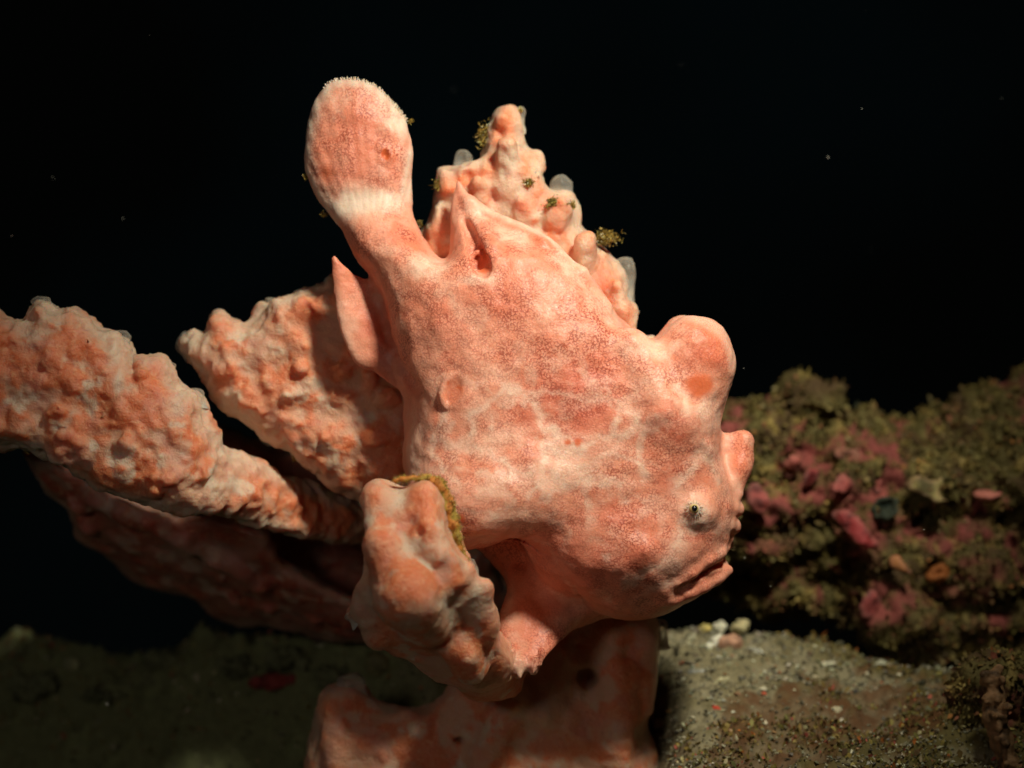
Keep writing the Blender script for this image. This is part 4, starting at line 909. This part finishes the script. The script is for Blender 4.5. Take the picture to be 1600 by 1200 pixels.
for (x_, y_, r_, rot_, lb, sd) in ((372, 1050, (.34, .26, .2), .1, 'olive lump of rubble under the bright cream pebble on the dark seabed', 41), (452, 1040, (.40, .3, .22), -.1, 'wide green-grey lump of rubble behind the dark red crusty sponge', 42),
        (520, 1062, (.30, .24, .2), .2, 'green-grey lump of rubble against the left foot of the sponge', 43), (255, 1035, (.3, .22, .14), 0, 'low dull lump of rubble left of the bright cream pebble', 44), (60, 1075, (.45, .3, .2), .1, 'dim lump of rubble at the far left edge of the photo', 45), (160, 1090, (.3, .2, .15), -.2, 'small dim lump of rubble on the left slope in front of the dull pebbles', 46)):
    lump('rubble', x_, y_, r_, rot_, (.17, .18, .09), lb, 'rubble', sd, 'lumps of rubble on the dark left seabed', mat=M_rock, jag=.45, lift=.2)
lump('rubble', 1120, 1112, (.10, .06, .06), -.6, (.50, .06, .03), 'bright red chip of rubble on the olive seabed', 'rubble', 31)
# knobbly salmon finger sponge on the boulder
def finger():
    pts = [(1575, 1190), (1562, 1150), (1550, 1118), (1556, 1090), (1545, 1062)]
    y0 = -.1; v = Vol((7.0, -.9, -6.3), (8.4, .6, -4.3), .035)
    P = [px(*p) for p in pts]
    for a, b in zip(P, P[1:]): v.capsule((a[0], 0, a[1]), (b[0], -.1, b[1]), .17, .14, .1)
    rng = np.random.RandomState(4)
    for k in range(16):
        i = rng.randint(len(P)); a = P[i]; d = rng.normal(size=3) * .16; v.capsule((a[0], -.05, a[1]), (a[0] + d[0], -.12 - abs(d[1]), a[1] + d[2]), .1, .05, .06)
    V, Q = v.mesh(1); N = vnormals(V, Q); V = V + N * (fbm(V * 5, 3) * .05)[:, None]
    C = np.array([.27, .15, .07]) * (1 - .7 * sstep(0, .5, fbm(V * 5 + 3, 3)))[:, None] + .0
    W_ = todepth(V, y0); o = mkmesh('finger_sponge', W_, Q, M_crust, None, {'col': C}, loc=(float(W_[:, 0].mean()), y0, float(W_[:, 2].min()))); tag(o, 'knobbly salmon finger of sponge standing on the boulder at bottom right', 'sponge')
finger()

# ---------------------------------------------------------------- algae tufts
def tuft(x, y, yw, r, n, seed, label, col=None, up=(0, 0, 1), group='golden algae tufts caught on the sponge', ln=.16, flat=1.0):
    rng = np.random.RandomState(seed); s = (D + yw) / D; c = np.array([px(x, y)[0] * s, yw, px(x, y)[1] * s]); r = r * .8; ln = ln * .7
    off = rng.normal(size=(n, 3)) * np.array([r, r * .5, r * flat]) * .55
    dr = rng.normal(size=(n, 3)) * .8 + np.array(up) * .6; dr /= np.linalg.norm(dr, axis=1)[:, None]
    V, F, ow = tubes(c + off, dr, ln * rng.uniform(.3, 1.1, n), rng.uniform(.004, .010, n), 4, rng, .45, .4)
    m = n * 2; gv, gf, go = grains(c + rng.normal(size=(m, 3)) * np.array([r, r * .5, r * flat]) * .55, rng.uniform(.008, .026, m), rng)
    tb = [(5, (.30, .18, .03)), (4, (.16, .11, .02)), (2, (.52, .40, .12)), (1, (.10, .08, .02)), (.5, (.7, .65, .45))]
    C1 = pick(rng, n, tb)[ow]; C2 = pick(rng, m, tb)[go]
    if col is not None: C1 = C1 * np.array(col); C2 = C2 * np.array(col)
    faces = [tuple(f) for f in F.tolist()] + [tuple(f + len(V)) for f in gf.astype(int)]
    o = mkmesh('algae_tuft', np.concatenate([V, gv]), faces, M_turf, None, {'col': np.concatenate([C1, C2])}, smooth=False, loc=tuple(c)); tag(o, label, 'algae', group)
tuft(757, 213, .75, .10, 150, 1, 'fluffy golden algae tuft left of the highest sponge peak', up=(-.7, 0, .4), flat=1.9)
tuft(948, 372, .7, .17, 230, 2, 'largest golden-brown algae tuft, on the right slope of the back lobe', up=(.4, 0, .5), flat=.6)
tuft(866, 318, .2, .13, 150, 3, 'olive algae tuft lying between the glassy finger and the dorsal fin', (.8, .95, 1), flat=.6)
tuft(826, 286, .25, .07, 60, 4, 'small star-like algae tuft below the right shoulder of the peak', flat=.8)
tuft(686, 290, .45, .07, 80, 5, 'algae tuft on the left shoulder of the back lobe beside the tail', up=(-.6, 0, .2), flat=1.3)
tuft(814, 172, .85, .03, 26, 6, 'tiny fleck of algae on top of the highest sponge peak', ln=.08)
tuft(894, 322, .4, .05, 50, 7, 'little algae tuft on the orange nub right of the glassy finger')
tuft(15, 610, -.3, .07, 50, 8, 'yellow algae wisp at the left edge on the middle branch', flat=.7)
tuft(343, 778, -.1, .06, 50, 9, 'pale yellow algae fringe at the lower tip of the middle branch', flat=1.5, ln=.08)
tuft(461, 716, .8, .05, 36, 10, 'algae flecks at the lower corner of the upper left branch', ln=.08)
tuft(506, 335, .0, .04, 30, 11, 'green fleck of algae on the left edge of the tail stalk', group='specks of algae on the rim of the tail fin', ln=.07)
tuft(478, 275, .0, .04, 30, 12, 'yellowish fleck of algae on the left rim of the round tail', group='specks of algae on the rim of the tail fin', ln=.08)
tuft(641, 190, .0, .03, 24, 13, 'fleck of algae on the right rim of the round tail', group='specks of algae on the rim of the tail fin', ln=.08)
tuft(42, 705, .2, .04, 26, 14, 'yellow flecks at the upper tip of the lower left branch', ln=.08)
tuft(655, 349, .6, .05, 30, 15, 'dull algae wisp in the notch between tail stalk and back lobe', (.5, .5, .5), ln=.08)
# golden crust on the cut edge of the front lobe
def film():
    path = [(616, 751), (632, 747), (650, 746), (668, 746), (682, 752), (692, 768), (700, 788), (708, 815), (713, 838), (722, 858), (732, 880)]
    wid = [.03, .04, .04, .05, .08, .10, .10, .09, .07, .05, .03]
    y0 = -2.35; v = Vol((-2.1, -.75, -3.1), (-.4, .75, -1.2), .03)
    for i in range(len(path) - 1):
        a = px(*path[i]); b = px(*path[i + 1]); ya = -.22
        v.capsule((a[0], ya, a[1]), (b[0], ya, b[1]), wid[i], wid[i + 1], .05)
    V, Q = v.mesh(1); N = vnormals(V, Q); V = V + N * (fbm(V * 9, 3) * .035 + .0)[:, None]; W_ = todepth(V, y0)
    r = root('algae_crust', (float(W_[:, 0].mean()), y0, float(W_[:, 2].min())), 'band of golden algae crust along the cut edge of the front lobe', 'algae')
    a_ = sstep(-.2, .3, fbm(V * 5, 3))[:, None]; C = np.array([.56, .20, .04]) * (1 - a_) + np.array([.40, .27, .05]) * a_
    mkmesh('crust', W_, Q, M_crust, r, {'col': C})
    rng = np.random.RandomState(9); i = rng.randint(0, len(V), 1500); i = i[(V[i, 2] > -2.95) & ((N[i, 0] > -.1) | (N[i, 2] > .3))]; n = len(i)
    tv, tf, ow = tubes(W_[i], N[i] + np.array([.1, 0, .2]), rng.uniform(.02, .05, n), rng.uniform(.003, .007, n), 3, rng, .35, .4)
    mkmesh('fuzz', tv, tf, M_turf, r, {'col': pick(rng, n, [(4, (.40, .26, .05)), (2, (.30, .19, .05)), (1, (.6, .5, .2))])[ow]})['kind'] = 'stuff'
film()
# drifting specks in the water
def snow():
    rng = np.random.RandomState(17); n = 26
    y = rng.uniform(-5, 9, n); s = (D + y) / D
    c = np.stack([rng.uniform(-8.3, 8.3, n) * s, y, rng.uniform(-6, 6, n) * s], 1); r = .006 + .012 * rng.rand(n) ** 5
    V, F, ow = grains(c, r, rng, .9); o = mkmesh('drifting_specks', V, F, M_snow, smooth=False); tag(o, 'tiny pale specks drifting in the dark water', 'specks', kind='stuff')
snow()
